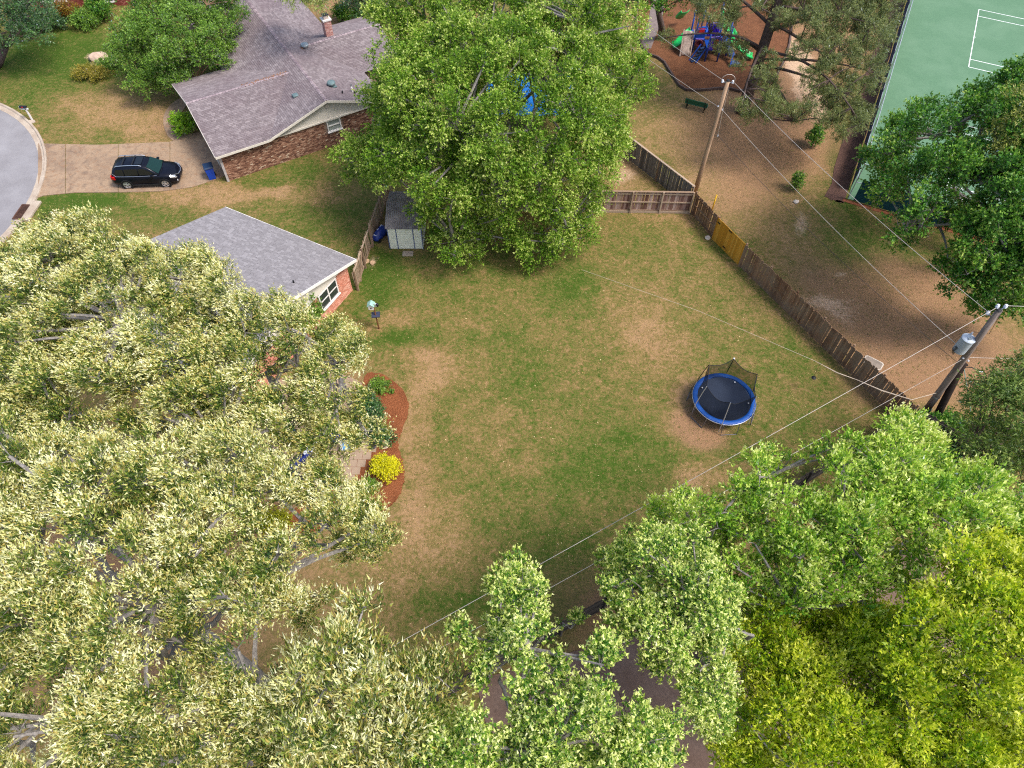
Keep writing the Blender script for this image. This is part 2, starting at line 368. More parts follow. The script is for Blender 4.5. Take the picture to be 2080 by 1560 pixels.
# kerb inlet with rusty grate
iv = P(45, 432); ang = math.atan2(iv[1] - cyy, iv[0] - cxx); bx = lambda r_, t_, z_: Vector((cxx + r_ * math.cos(ang) - t_ * math.sin(ang), cyy + r_ * math.sin(ang) + t_ * math.cos(ang), z_))
Mz = Matrix.Rotation(ang, 3, 'Z')
dr = thing('storm_drain', 'rusty storm drain grate in the concrete kerb of the street', 'storm drain', bx(crr + .1, 0, 0))
M_RUST = plain('rusty_iron', srgb(92, 66, 56), .9, .0, .2, .4, 8)
fm = MB()
for s_ in (-1, 1):
    fm.box(bx(crr + .1 + s_ * .32, 0, .075), (.08, 1.5, .09), Mz); fm.box(bx(crr + .1, s_ * .72, .075), (.56, .06, .09), Mz)
fm.build('frame', M_RUST, dr)
for k in range(12):
    MB().box(bx(crr + .1, -.62 + k * .113, .07), (.56, .045, .06), Mz).build('bar', M_RUST, dr)
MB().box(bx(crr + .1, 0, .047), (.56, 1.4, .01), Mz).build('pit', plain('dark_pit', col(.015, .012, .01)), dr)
for s_ in (-1, 1):
    pass
hd = MB().box(bx(crr + .72, .1, .11), (.5, 2.0, .16), Mz).build('hood_slab', M_CONC, dr, bevel=.02)
# driveway, pale washed aggregate with worn tracks
t = NT('exposed_aggregate'); ps = t.pos(); n = t.noise(22, 4, .85, ps); m_ = t.noise(.45, 5, .65, ps, .6); n5 = t.noise(3, 5, .7, ps)
c = t.ramp(n, [(.25, srgb(124, 102, 82)), (.5, srgb(158, 134, 110)), (.78, srgb(190, 168, 142))])
c = t.mix(t.ramp(m_, [(.45, col(0, 0, 0)), (.68, col(.65, .65, .65))]), c, srgb(112, 94, 82))
c = t.mix(t.ramp(n5, [(.5, col(0, 0, 0)), (.75, col(.6, .6, .6))]), c, srgb(140, 98, 66)); n8 = t.noise(1.4, 6, .75, ps, 1.5); c = t.mix(t.ramp(n8, [(.5, col(0, 0, 0)), (.66, col(.55, .55, .55))]), c, srgb(96, 82, 74))
t.bsdf(c, .95, 0, .15, bump=n, bstr=.5, bdist=.015); M_AGG = t.m
dpx = [(72, 292), (82, 296), (200, 295), (345, 289), (400, 270), (445, 270), (475, 330), (468, 352), (440, 364), (395, 380), (330, 389), (255, 391), (150, 392), (88, 398), (70, 404)]
dm = thing('driveway', None, None, P(250, 340)); dm['kind'] = 'structure'
A0, A1, B0, B1 = P(60, 291), P(470, 262), P(60, 403), P(470, 362)
def split_px(x):   # driveway slab column at pixel x
    up = [(72, 292), (200, 295), (345, 289), (400, 268), (475, 262)]; lo = [(72, 404), (88, 398), (150, 392), (255, 391), (330, 389), (395, 380), (440, 364), (475, 350)]
    f_ = lambda L: np.interp(x, [p[0] for p in L], [p[1] for p in L]); return f_(up), f_(lo)
for xa, xb in ((78, 133), (134.2, 240), (241.2, 345), (346.2, 478)):
    xs = np.linspace(xa, xb, 7); pts = [P(x, split_px(x)[0])[:2] for x in xs] + [P(x, split_px(x)[1])[:2] for x in xs[::-1]]
    MB().prism(pts, -.05, .045).build('slab', M_AGG, dm)
wk = smooth_loop([P(348, 290)[:2], P(330, 255)[:2], P(335, 225)[:2], P(362, 200)[:2], P(385, 195)[:2], P(380, 215)[:2], P(360, 240)[:2], P(366, 268)[:2], P(400, 282)[:2], P(398, 292)[:2]])
sheet('path', wk, .04, M_AGG)
# red bark mulch beds
def mulch_mat(name, a, b, c_):
    t = NT(name); ps = t.pos(); mp = t.n('ShaderNodeMapping'); t.l(ps, mp.inputs[0]); n = t.noise(24, 3, .8, ps, 1.0); v = t.n('ShaderNodeTexVoronoi'); v.inputs['Scale'].default_value = 16; t.l(ps, v.inputs['Vector'])
    cc = t.ramp(n, [(.28, a), (.5, b), (.74, c_)]); n2 = t.noise(1.1, 4, .6, ps); cc = t.mix(t.ramp(n2, [(.45, col(0, 0, 0)), (.7, col(.5, .5, .5))]), cc, a)
    t.bsdf(cc, .95, 0, .1, bump=v.outputs['Distance'], bstr=.8, bdist=.05); return t.m
M_MULCH = mulch_mat('red_bark_mulch', srgb(88, 48, 28), srgb(132, 78, 48), srgb(180, 122, 86))
M_PMULCH = mulch_mat('brown_wood_chips', srgb(72, 46, 32), srgb(116, 76, 52), srgb(160, 116, 84))
bed = smooth_loop([P(*p)[:2] for p in ((735, 752), (790, 764), (826, 800), (833, 832), (818, 868), (806, 905), (822, 945), (822, 985), (805, 1020), (772, 1048), (700, 1060), (620, 1090), (560, 1060), (640, 1010), (705, 960), (735, 900), (742, 830))])
sheet('mulch_bed', bed, .05, M_MULCH, wob=.05, sub=2)
# patio under the pale tree
t = NT('patio_stone'); ps = t.pos(); n = t.noise(9, 5, .7, ps); g = t.geo()
t.bsdf(t.mix(t.math('MULTIPLY', n, .5), t.ramp(g.outputs['Random Per Island'], [(0, srgb(150, 128, 106)), (1, srgb(186, 162, 138))]), srgb(110, 88, 72)), .9, 0, .2, bump=n, bstr=.4, bdist=.01); M_PATIO = t.m
pc = P(625, 880); pt = thing('patio', None, None, pc); pt['kind'] = 'structure'
stones = MB()
MB().lathe([(4.25, -.04), (4.25, .02)], (pc[0], pc[1], 0), 40).build('base', plain('patio_bed', srgb(150, 126, 106), .95), pt)
for ix in range(-9, 10):
    for iy in range(-9, 10):
        x_, y_ = ix * .46 + (.23 if iy % 2 else 0), iy * .46
        if math.hypot(x_, y_) < 4.0: MB().box((pc[0] + x_, pc[1] + y_, .03), (.445, .445, .05)).build('paver', M_PATIO, pt)
# neighbour's dark pavement below the bottom trees, poured in panels
t = NT('stained_concrete'); ps = t.pos(); n = t.noise(7, 6, .75, ps); m_ = t.noise(.6, 4, .6, ps)
c = t.ramp(n, [(.25, srgb(98, 80, 70)), (.75, srgb(130, 108, 94))]); c = t.mix(t.ramp(m_, [(.42, col(0, 0, 0)), (.7, col(.6, .6, .6))]), c, srgb(88, 66, 52)); t.bsdf(c, .9, 0, .2, bump=n, bstr=.3, bdist=.01); M_STAIN = t.m
pv = thing('pavement', None, None, P(1200, 1420)); pv['kind'] = 'structure'
o_ = P(1222, 1306); d1 = P(1275, 1458) - o_; d1 /= np.linalg.norm(d1); d2 = np.array([d1[1], -d1[0], 0]); d2 = d2 if d2[0] > 0 else -d2
for i in range(-4, 8):
    for j in range(-3, 5):
        c0 = o_ + d2 * (i * 3.0 + 1.5) + d1 * (j * 3.4 + 1.7)
        pxy = proj(c0)
        if 900 < pxy[0] < 2120 and pxy[1] > (1290 if pxy[0] < 1380 else 1180) and pxy[1] < 1800 and in_poly(pxy[0], pxy[1], [(940, 1400), (1200, 1270), (1420, 1200), (1750, 1060), (2100, 1000), (2100, 1800), (930, 1800)]):
            q = [(c0 + d2 * a * 1.485 + d1 * b * 1.685)[:2] for a, b in ((-1, -1), (1, -1), (1, 1), (-1, 1))]
            MB().prism(q, -.05, .035).build('slab', M_STAIN, pv)
# playground bed and its rubber edging
pb = smooth_loop([P(*p)[:2] for p in ((1298, -10), (1290, 60), (1310, 110), (1345, 122), (1362, 150), (1385, 184), (1420, 186), (1475, 180), (1510, 190), (1570, 170), (1600, 110), (1610, 40), (1600, -40), (1450, -60))], 1)
sheet('playground_bed', pb, .05, M_PMULCH)
M_RUB = plain('dark_rubber', srgb(92, 76, 70), .9, 0, .2)
ed = thing('bed_edging', 'dark curved edging boards around the brown playground mulch', 'edging', P(1400, 188))
for i in range(len(pb)):
    a, b = Vector((*pb[i], .1)), Vector((*pb[(i + 1) % len(pb)], .1))
    if (a - b).length > .1: MB().beam(a, b, .14, .22).build('board', M_RUB, ed)
# asphalt footpath beside the trees at the top
fp = [P(*p)[:2] for p in ((1352, -20), (1345, 40), (1322, 100), (1300, 98), (1318, 40), (1325, -20))]
sheet('footpath', fp, .07, plain('path_asphalt', srgb(118, 104, 98), .9))
# tennis court
cA, cB, cC = P(1988, 20), P(1967, 137), P(2036.7, 152)
crt_b = cB - cA; crt_b /= np.linalg.norm(crt_b); crt_s = np.array([-crt_b[1], crt_b[0], 0]); crt_s = crt_s if crt_s[0] > 0 else -crt_s   # crt_b along baseline toward camera, crt_s along sideline to the right
Lb = np.linalg.norm(cB - cA)
t = NT('court_acrylic'); ps = t.pos(); n = t.noise(6, 6, .7, ps); m_ = t.noise(.35, 5, .6, ps, .5)
c = t.ramp(n, [(.3, srgb(84, 118, 90)), (.7, srgb(95, 129, 99))]); c = t.mix(t.ramp(m_, [(.42, col(0, 0, 0)), (.75, col(.5, .5, .5))]), c, srgb(112, 142, 114)); n9 = t.noise(1.1, 6, .8, ps, 2.0); c = t.mix(t.ramp(n9, [(.55, col(0, 0, 0)), (.75, col(.4, .4, .4))]), c, srgb(72, 98, 82))
t.bsdf(c, .85, 0, .2, bump=n, bstr=.1, bdist=.004); M_COURT = t.m
fc = P(1722, 404)                        # near-left corner of the fence
fl = P(1850, 0) - fc; fl[2] = 0
def court(u_, v_, z=0.0): q = cB + crt_s * u_ + crt_b * v_; return Vector((q[0], q[1], z))
fu, fv = float((fc - cB) @ crt_s), float((fc - cB) @ crt_b)
far_v = -Lb - 12
sheet('tennis_court', [court(fu, fv)[:2], court(fu + 48, fv)[:2], court(fu + 48, far_v)[:2], court(fu, far_v)[:2]], .04, M_COURT)
M_LINE = plain('court_line_paint', srgb(236, 236, 232), .6, 0, .3, .05)
lines = MB()
def cline(u0, v0, u1, v1, w_=.07):
    z_ = .046
    a, b = court(u0, v0, z_), court(u1, v1, z_); lines.beam(a, b, w_, .004)
for off in (0.0, fv - (-0) - 4.2 + 11 if False else 0.0):
    pass
def full_court(v_near, v_far):
    L_ = 23.77; al = 1.37 * (abs(v_near - v_far) / 10.97)
    cline(0, v_near, 0, v_far); cline(0, v_near, L_, v_near); cline(0, v_far, L_, v_far); cline(0, v_near - al, L_, v_near - al); cline(0, v_far + al, L_, v_far + al)
    cline(L_, v_near, L_, v_far); cline(5.48, v_near - al, 5.48, v_far + al); cline(0, (v_near + v_far) / 2, .15, (v_near + v_far) / 2)
full_court(0.0, -Lb)
n2v = float((P(1946, 252) - cB) @ crt_b); n2b = float((P(1905, 392) - cB) @ crt_b)
full_court(n2b, n2v)
cl_o = lines.build('court_lines', M_LINE); structure(cl_o)
# dark kerb strip outside the court
st = [court(fu - 1.5, fv + .6)[:2], court(fu - .15, fv + .6)[:2], court(fu - .15, far_v)[:2], court(fu - 1.5, far_v)[:2]]
sheet('court_verge', st, .03, mulch_mat('dark_litter', srgb(66, 50, 46), srgb(98, 74, 66), srgb(134, 100, 82)), wob=.12, sub=24)
sheet('court_footing', [court(fu - .3, fv + .45)[:2], court(fu + 20, fv + .45)[:2], court(fu + 20, fv + .1)[:2], court(fu - .3, fv + .1)[:2]], .035, plain('red_clay', srgb(150, 92, 66), .95, 0, .1, .35, 4), wob=.04, sub=20)
# ------------------------------------------------------------------ houses
def clip_poly(pts, a, b, c):      # keep a*x+b*y<=c
    out = []
    for i in range(len(pts)):
        p, q = pts[i], pts[(i + 1) % len(pts)]; dp = a * p[0] + b * p[1] - c; dq = a * q[0] + b * q[1] - c
        if dp <= 0: out.append(p)
        if dp * dq < 0: t_ = dp / (dp - dq); out.append((p[0] + (q[0] - p[0]) * t_, p[1] + (q[1] - p[1]) * t_))
    return out
def shingle_plane(mb, O, e, s, poly, row=.145, wid=.31):
    """courses of overlapping shingles over a convex roof plane; each shingle a lifted piece"""
    O = Vector(O); e = Vector(e).normalized(); s = Vector(s).normalized(); nr = e.cross(s); nr = nr if nr.z > 0 else -nr
    ar = sum(poly[i][0] * poly[(i + 1) % len(poly)][1] - poly[(i + 1) % len(poly)][0] * poly[i][1] for i in range(len(poly)))
    if ar < 0: poly = poly[::-1]
    hp = [(q[1] - p[1], -(q[0] - p[0]), (q[1] - p[1]) * p[0] - (q[0] - p[0]) * p[1]) for p, q in zip(poly, poly[1:] + poly[:1])]
    xs = [p[0] for p in poly]; ys = [p[1] for p in poly]; y = min(ys)
    while y < max(ys):
        x = min(xs) - random.random() * wid
        while x < max(xs):
            w_ = wid * random.uniform(.6, 1.25); q = [(x + .004, y), (x + w_ - .004, y), (x + w_ - .004, y + row), (x + .004, y + row)]
            for h in hp:
                q = clip_poly(q, *h)
                if len(q) < 3: break
            if len(q) >= 3:
                th = random.uniform(.012, .024)
                vs = [O + e * a + s * b + nr * (.006 + th * (1 - (b - y) / row)) for a, b in q]
                fr = [i for i in range(len(q)) if abs(q[i][1] - y) < 1e-6]
                o = len(mb.v); mb.v += [tuple(v) for v in vs]; mb.f.append(tuple(range(o, o + len(q))))
                if len(fr) == 2 and abs(fr[1] - fr[0]) in (1, len(q) - 1):
                    i0, i1 = fr if fr[1] - fr[0] == 1 else fr[::-1]
                    o2 = len(mb.v); mb.v += [tuple(vs[i0] - nr * th), tuple(vs[i1] - nr * th)]; mb.f.append((o2, o2 + 1, o + i1, o + i0))
            x += w_
        y += row
def brick_wall(mb, O, e, nrm, L, top, holes=(), bl=.2, bh=.066, j=.011):
    """O corner at ground, e along, nrm outward; top(u) gives the height"""
    O = Vector(O); e = Vector(e); nrm = Vector(nrm); z = 0.0; r_ = 0
    while z < 3.4:
        u_ = -(bl + j) / 2 * (r_ % 2)
        while u_ < L:
            a, b = max(u_, 0), min(u_ + bl, L); zt = z + bh
            if b - a > .03 and zt < top((a + b) / 2) and not any(a < h[1] and b > h[0] and z < h[3] and zt > h[2] for h in holes):
                d0 = random.uniform(.008, .02); o = len(mb.v); Z = Vector((0, 0, 1))
                q = [O + e * a + Z * z, O + e * b + Z * z, O + e * b + Z * zt, O + e * a + Z * zt]
                mb.v += [tuple(p + nrm * d0) for p in q] + [tuple(p) for p in q]
                mb.f += [(o, o + 1, o + 2, o + 3), (o + 3, o + 2, o + 6, o + 7), (o + 1, o + 5, o + 6, o + 2), (o, o + 3, o + 7, o + 4), (o, o + 4, o + 5, o + 1)]
            u_ += bl + j
        z += bh + j; r_ += 1
M_SH1 = island_mat('brown_shingle', [(0, srgb(122, 111, 112)), (.35, srgb(132, 121, 122)), (.7, srgb(141, 130, 131)), (1, srgb(154, 143, 143))], nz=.28, stain=(srgb(104, 88, 92), .35))
M_SH2 = island_mat('grey_shingle', [(0, srgb(128, 124, 126)), (.4, srgb(135, 131, 133)), (.75, srgb(142, 138, 140)), (1, srgb(151, 147, 149))], nz=.12)
M_BR1 = island_mat('mixed_brown_brick', [(0, srgb(92, 62, 52)), (.3, srgb(132, 94, 76)), (.62, srgb(156, 114, 92)), (.86, srgb(178, 138, 114)), (.95, srgb(186, 150, 126)), (1, srgb(216, 194, 168))], nz=.25)
M_BR2 = island_mat('salmon_brick', [(0, srgb(192, 120, 98)), (.5, srgb(212, 144, 120)), (1, srgb(226, 172, 150))], nz=.12)
M_BR3 = island_mat('red_brick', [(0, srgb(130, 64, 56)), (.5, srgb(160, 86, 74)), (1, srgb(190, 120, 108))], nz=.15)
M_MORT = plain('mortar', srgb(150, 128, 112), .95, 0, .1); M_MORT2 = plain('pale_mortar', srgb(186, 150, 134), .95, 0, .1)
M_CREAM = plain('cream_siding', srgb(218, 210, 196), .7, 0, .3, .06, 2); M_WHITE = plain('white_trim', srgb(232, 226, 220), .55, 0, .4, .06, 3)
M_DECK = plain('roof_deck', srgb(70, 62, 62), .95, 0, .1)
t = NT('window_glass'); t.bsdf(col(.03, .04, .04), .08, 0, .6); M_GLASS = t.m
t = NT('tinted_glass'); t.bsdf(col(.008, .01, .012), .06, 0, .6); M_TINT = t.m
M_GALV = plain('galvanised', srgb(148, 158, 160), .45, .6, .4, .15, 6); M_BLACK = plain('black_paint', srgb(28, 28, 30), .5, 0, .4)

def window(parent, O, e, nrm, u0, u1, z0, z1, cols=2, rows=2, glass=None):
    O = Vector(O); e = Vector(e); nrm = Vector(nrm); Z = Vector((0, 0, 1)); at = lambda u_, z_, d_: O + e * u_ + Z * z_ + nrm * d_
    f = MB(); fw = .07
    for z_ in (z0, z1): f.beam(at(u0 - fw, z_, .03), at(u1 + fw, z_, .03), .09, fw)
    for u_ in (u0, u1): f.beam(at(u_, z0, .028), at(u_, z1, .028), .085, fw, up=e)
    wn = f.build('window', M_WHITE, parent)
    for i in range(1, cols): MB().beam(at(u0 + (u1 - u0) * i / cols, z0, .026), at(u0 + (u1 - u0) * i / cols, z1, .026), .08, .09, up=e).build('mullion', M_WHITE, wn)
    for j_ in range(1, rows): MB().beam(at(u0, z0 + (z1 - z0) * j_ / rows, .022), at(u1, z0 + (z1 - z0) * j_ / rows, .022), .06, .06).build('rail', M_WHITE, wn)
    for i in range(cols):
        for j_ in range(rows):
            ua, ub = u0 + (u1 - u0) * i / cols + .03, u0 + (u1 - u0) * (i + 1) / cols - .03; za, zb = z0 + (z1 - z0) * j_ / rows + .02, z0 + (z1 - z0) * (j_ + 1) / rows - .02
            MB().slab([at(ua, za, .005), at(ub, za, .005), at(ub, zb, .005), at(ua, zb, .005)], .02).build('pane', glass or M_GLASS, wn)
    MB().beam(at(u0 - .1, z0 - .05, .06), at(u1 + .1, z0 - .05, .06), .14, .06).build('sill', M_WHITE, wn)
    return wn

# --- brown roofed house at the top
ZE = 2.4
hA = PV(437, 320, ZE); hD = PV(733, 223, ZE); hu = (hD - hA).normalized(); hn = Vector((-hu.y, hu.x, 0))
def H1(u_, d_, z_): p = hA + hu * u_ + hn * d_; return Vector((p.x, p.y, z_))
h1 = thing('brick_house', 'brown brick house with mauve shingle roof, beige gable and a brick chimney', 'house', H1(8, 6, 0))
SL = .331; UR = 8.58; UC = 3.9; UE = 13.26; ZR = ZE + SL * (UR - UC); S2 = .245; DW = 5.2; DB = 22
def roof_slab(parent, pts, th=.12): return MB().slab([p - Vector((0, 0, .012)) for p in pts], th).build('roof_deck', M_DECK, parent)
rf = roof_slab(h1, [H1(UC, 0, ZE), H1(UR, 0, ZR), H1(UR, DB, ZR), H1(UC, DB, ZE)]); rf.name = 'roof'
def roof_part(pts, rows):
    pass
sm = MB()
sl_l = math.hypot(UR - UC, ZR - ZE)
shingle_plane(sm, H1(UC, 0, ZE), hn, H1(UR, 0, ZR) - H1(UC, 0, ZE), [(0, 0), (DB, 0), (DB, sl_l), (0, sl_l)])
shingle_plane(sm, H1(UE, 0, ZE), hn, H1(UR, 0, ZR) - H1(UE, 0, ZE), [(0, 0), (DB, 0), (DB, sl_l), (0, sl_l)])
roof_slab(h1, [H1(UE, 0, ZE), H1(UR, 0, ZR), H1(UR, DB, ZR), H1(UE, DB, ZE)])
# garage wing: ridge parallel to the brick wall
ZW = ZE + S2 * DW; wl = math.hypot(DW, ZW - ZE); UV = UC + (ZW - ZE) / SL
shingle_plane(sm, H1(0, 0, ZE), hu, H1(0, DW, ZW) - H1(0, 0, ZE), [(0, 0), (UC, 0), (UV, wl), (0, wl)])
shingle_plane(sm, H1(0, 2 * DW, ZE), hu, H1(0, DW, ZW) - H1(0, 2 * DW, ZE), [(0, 0), (UC, 0), (UV, wl), (0, wl)])
roof_slab(h1, [H1(0, 0, ZE), H1(UC, 0, ZE), H1(UV, DW, ZW), H1(0, DW, ZW)]); roof_slab(h1, [H1(0, 2 * DW, ZE), H1(UC, 2 * DW, ZE), H1(UV, DW, ZW), H1(0, DW, ZW)])
# rear wing to the right
D0, D1_, UX = 4.4, 12.2, 16.6; DM = (D0 + D1_) / 2; ZM = ZE + .30 * (DM - D0); wl2 = math.hypot(DM - D0, ZM - ZE); UV2 = UE - (ZM - ZE) / SL
shingle_plane(sm, H1(UV2, D0, ZE), hu, H1(0, DM, ZM) - H1(0, D0, ZE), [(UE - UV2, 0), (UX - UV2, 0), (UX - UV2, wl2), (0, wl2)])
shingle_plane(sm, H1(UV2, D1_, ZE), hu, H1(0, DM, ZM) - H1(0, D1_, ZE), [(UE - UV2, 0), (UX - UV2, 0), (UX - UV2, wl2), (0, wl2)])
roof_slab(h1, [H1(UE, D0, ZE), H1(UX, D0, ZE), H1(UX, DM, ZM), H1(UV2, DM, ZM)]); roof_slab(h1, [H1(UE, D1_, ZE), H1(UX, D1_, ZE), H1(UX, DM, ZM), H1(UV2, DM, ZM)])
so = sm.build('shingles', M_SH1, h1, fix=False); so['kind'] = 'stuff'
# ridge caps
rc = MB()
def ridge(mb, a, b, w_=.28, step=.24):
    a, b = Vector(a), Vector(b); L = (b - a).length; d = (b - a) / L; sd = d.cross(Vector((0, 0, 1))).normalized(); k = 0
    while k * step < L - .01:
        p = a + d * k * step; q = a + d * min(L, (k + 1) * step); h = .02 + random.uniform(0, .012)
        mb.add([p + sd * w_ / 2 - Vector((0, 0, .035 - h)), p + Vector((0, 0, .02 + h)), p - sd * w_ / 2 - Vector((0, 0, .035 - h)), q + sd * w_ / 2 - Vector((0, 0, .04)), q + Vector((0, 0, .022)), q - sd * w_ / 2 - Vector((0, 0, .04))], [(0, 1, 4, 3), (1, 2, 5, 4), (0, 2, 1)]); k += 1
ridge(rc, H1(UR, 0, ZR), H1(UR, DB, ZR)); ridge(rc, H1(0, DW, ZW), H1(UV, DW, ZW)); ridge(rc, H1(UV2, DM, ZM), H1(UX, DM, ZM))
o = rc.build('ridge_caps', island_mat('ridge_shingle', [(0, srgb(132, 116, 122)), (1, srgb(178, 162, 164))]), h1, fix=False); o['kind'] = 'stuff'
# walls
OW = .38
wo0 = H1(.35, OW, 0); Lw = UE - .75
MB().box(H1(.35 + Lw / 2, OW + .13, 1.12), (Lw, .22, 2.36), Matrix.Rotation(math.atan2(hu.y, hu.x), 3, 'Z')).build('wall', M_MORT, h1)
wu0, wu1, wz0, wz1 = 8.35, 9.35, 1.25, 2.12
bw = MB(); brick_wall(bw, wo0, hu, -hn, Lw, lambda u_: 2.2, [(wu0 - .45, wu1 - .25, wz0 - .1, wz1 + .08)])
o = bw.build('bricks', M_BR1, h1); o['kind'] = 'stuff'
M_BLIND = plain('pale_blind', srgb(150, 156, 150), .3, 0, .5, .1)
window(h1, wo0, hu, -hn, wu0 - .35, wu1 - .35, wz0, wz1, 1, 2, M_BLIND)
gb = [H1(UC + .1, OW - .06, 2.28), H1(UE - .1, OW - .06, 2.28), H1(UE - .1, OW - .06, ZE), H1(UR, OW - .06, ZR - .02), H1(UC + .1, OW - .06, ZE)]
gm = MB().slab(gb, .06).build('gable', M_CREAM, h1)
MB().lathe([(.16, 0), (.16, .03), (.11, .035), (.11, .02)], H1(UR, OW - .1, 3.35), 16, Matrix.Rotation(math.atan2(hu.y, hu.x), 3, 'Z') @ Matrix.Rotation(R(90), 3, 'X')).build('gable_vent', plain('vent_beige', srgb(200, 190, 176)), h1)
tr = MB()
for a, b in ((H1(0, -.01, ZE - .09), H1(UC, -.01, ZE - .09)), (H1(UC, -.012, ZE - .09), H1(UR, -.012, ZR - .09)), (H1(UR, -.012, ZR - .09), H1(UE, -.012, ZE - .09))):
    MB().beam(a, b, .035, .17).build('fascia', M_CREAM, h1)
MB().beam(H1(UC, OW - .12, 2.25), H1(UE - .1, OW - .12, 2.25), .06, .12).build('frieze', M_CREAM, h1)
MB().beam(H1(-.012, 0, ZE - .07), H1(-.012, DW, ZW - .07), .03, .15).build('fascia', M_CREAM, h1); MB().beam(H1(-.012, DW, ZW - .07), H1(-.012, 2 * DW, ZE - .07), .03, .15).build('fascia', M_CREAM, h1)
MB().box(H1(.3, OW + .02, 1.1), (.16, .16, 2.3), Matrix.Rotation(math.atan2(hu.y, hu.x), 3, 'Z')).build('corner_board', plain('grey_trim', srgb(176, 170, 168)), h1)
MB().box(H1(.5, 5.2, 1.12), (.2, 9.6, 2.3), Matrix.Rotation(math.atan2(hu.y, hu.x), 3, 'Z')).build('garage_wall', M_MORT, h1)
MB().box(H1(.36, 4.5, 1.05), (.06, 4.8, 2.1), Matrix.Rotation(math.atan2(hu.y, hu.x), 3, 'Z')).build('garage_door', M_CREAM, h1)
for u_, d_ in ((UE - .6, 11), (UC + .3, 15)):
    MB().box(H1(u_, d_ + 3, 1.12), (.2, 10, 2.3), Matrix.Rotation(math.atan2(hu.y, hu.x), 3, 'Z')).build('wall', M_MORT, h1)
MB().box(H1(UX - .5, DM, 1.12), (.2, 7, 2.3), Matrix.Rotation(math.atan2(hu.y, hu.x), 3, 'Z')).build('wall', M_MORT, h1)
MB().box(H1(14.8, D0 + .45, 1.12), (3.3, .2, 2.3), Matrix.Rotation(math.atan2(hu.y, hu.x), 3, 'Z')).build('wall', M_MORT, h1)
# chimney
Mh = Matrix.Rotation(math.atan2(hu.y, hu.x), 3, 'Z')
def on_plane(px, py, O, n_):
    d = ray(px, py); t_ = ((np.array(O) - EYE) @ np.array(n_)) / (d @ np.array(n_)); return Vector(EYE + d * t_)
pn_r = (H1(UR, 0, ZR) - H1(UE, 0, ZE)).cross(hn).normalized(); pn_l = (H1(UR, 0, ZR) - H1(UC, 0, ZE)).cross(hn).normalized()
pn_w = hu.cross(H1(0, DM, ZM) - H1(0, D0, ZE)).normalized()
cb = on_plane(666, 61, H1(UE, D0, ZE), pn_w); ch = MB().box((cb.x, cb.y, cb.z + .2), (.56, .56, 1.3), Mh).build('chimney', M_MORT2, h1)
bwm = MB()
for sgn, ee, nn in ((-1, hu, -hn), (1, hn, hu), (-1, -hn, -hu), (1, -hu, hn)):
    brick_wall(bwm, cb - Vector((0, 0, .45)) + nn * .28 - ee * .28, ee, nn, .56, lambda u_: 1.28)
o = bwm.build('bricks', island_mat('pink_brick', [(0, srgb(176, 120, 112)), (1, srgb(214, 176, 166))]), ch); o['kind'] = 'stuff'
MB().box((cb.x, cb.y, cb.z + .89), (.7, .7, .1), Mh).build('cap', M_WHITE, ch)
MB().box((cb.x, cb.y, cb.z + 1.08), (.4, .4, .28), Mh).build('flue', plain('flue_clay', srgb(196, 180, 170)), ch)
MB().box((cb.x, cb.y, cb.z + 1.24), (.46, .46, .04), Mh).build('flue_cap', M_BLACK, ch)
# roof fittings
def turbine(px, py, pn, O, m_):
    b = on_plane(px, py, O, pn); v = MB().lathe([(.2, -.1), (.17, .12), (.17, .18), (.3, .2), (.31, .3), (.27, .36), (.12, .4)], b, 18).build('roof_vent', m_, h1, smooth=False)
    MB().box(b + Vector((0, 0, .02)), (.62, .62, .02), Mh).build('flashing', m_, v); return v
turbine(620, 98, pn_r, H1(UE, 0, ZE), M_GALV); turbine(674, 175, pn_r, H1(UE, 0, ZE), plain('green_grey_metal', srgb(116, 136, 136), .5, .4))
b = on_plane(600, 195, H1(UC, 0, ZE), pn_l); MB().box(b + Vector((0, 0, .06)), (.42, .4, .14), Mh).build('roof_vent', plain('green_grey_metal', srgb(116, 136, 136), .5, .4), h1, bevel=.04)
for px, py, r_, hh, m_ in ((716, 187, .06, .4, M_WHITE), (714, 176, .04, .22, M_GALV), (721, 190, .05, .2, M_BLACK), (696, 190, .05, .22, M_BLACK)):
    b = on_plane(px, py, H1(UE, 0, ZE), pn_r); MB().tube([b, b + Vector((0, 0, hh))], r_, 10).build('vent_pipe', m_, h1)
# rust coloured leaf litter caught in the valleys
lt = MB()
for k in range(90):
    a = random.random(); p = H1(UV - .15 - 3.6 * a, DW + .10 + random.gauss(0, .13) , ZW + .05) if k < 74 else H1(UV2 + .2 + random.gauss(0, .12), DM - .3 + random.gauss(0, .12), ZM + .02 - .0)
    if k < 74: p.z = max(ZE + SL * (p - H1(UC, 0, 0)).dot(hu), ZW - S2 * abs((p - hA).dot(hn) - DW)) + .05
    else: p.z += .03
    lt.box(p, (.09, .04, .012), Matrix.Rotation(random.random() * 6, 3, 'Z'))
o = lt.build('leaf_litter', plain('rust_leaves', srgb(150, 106, 74), .9)); tag(o, kind='stuff')

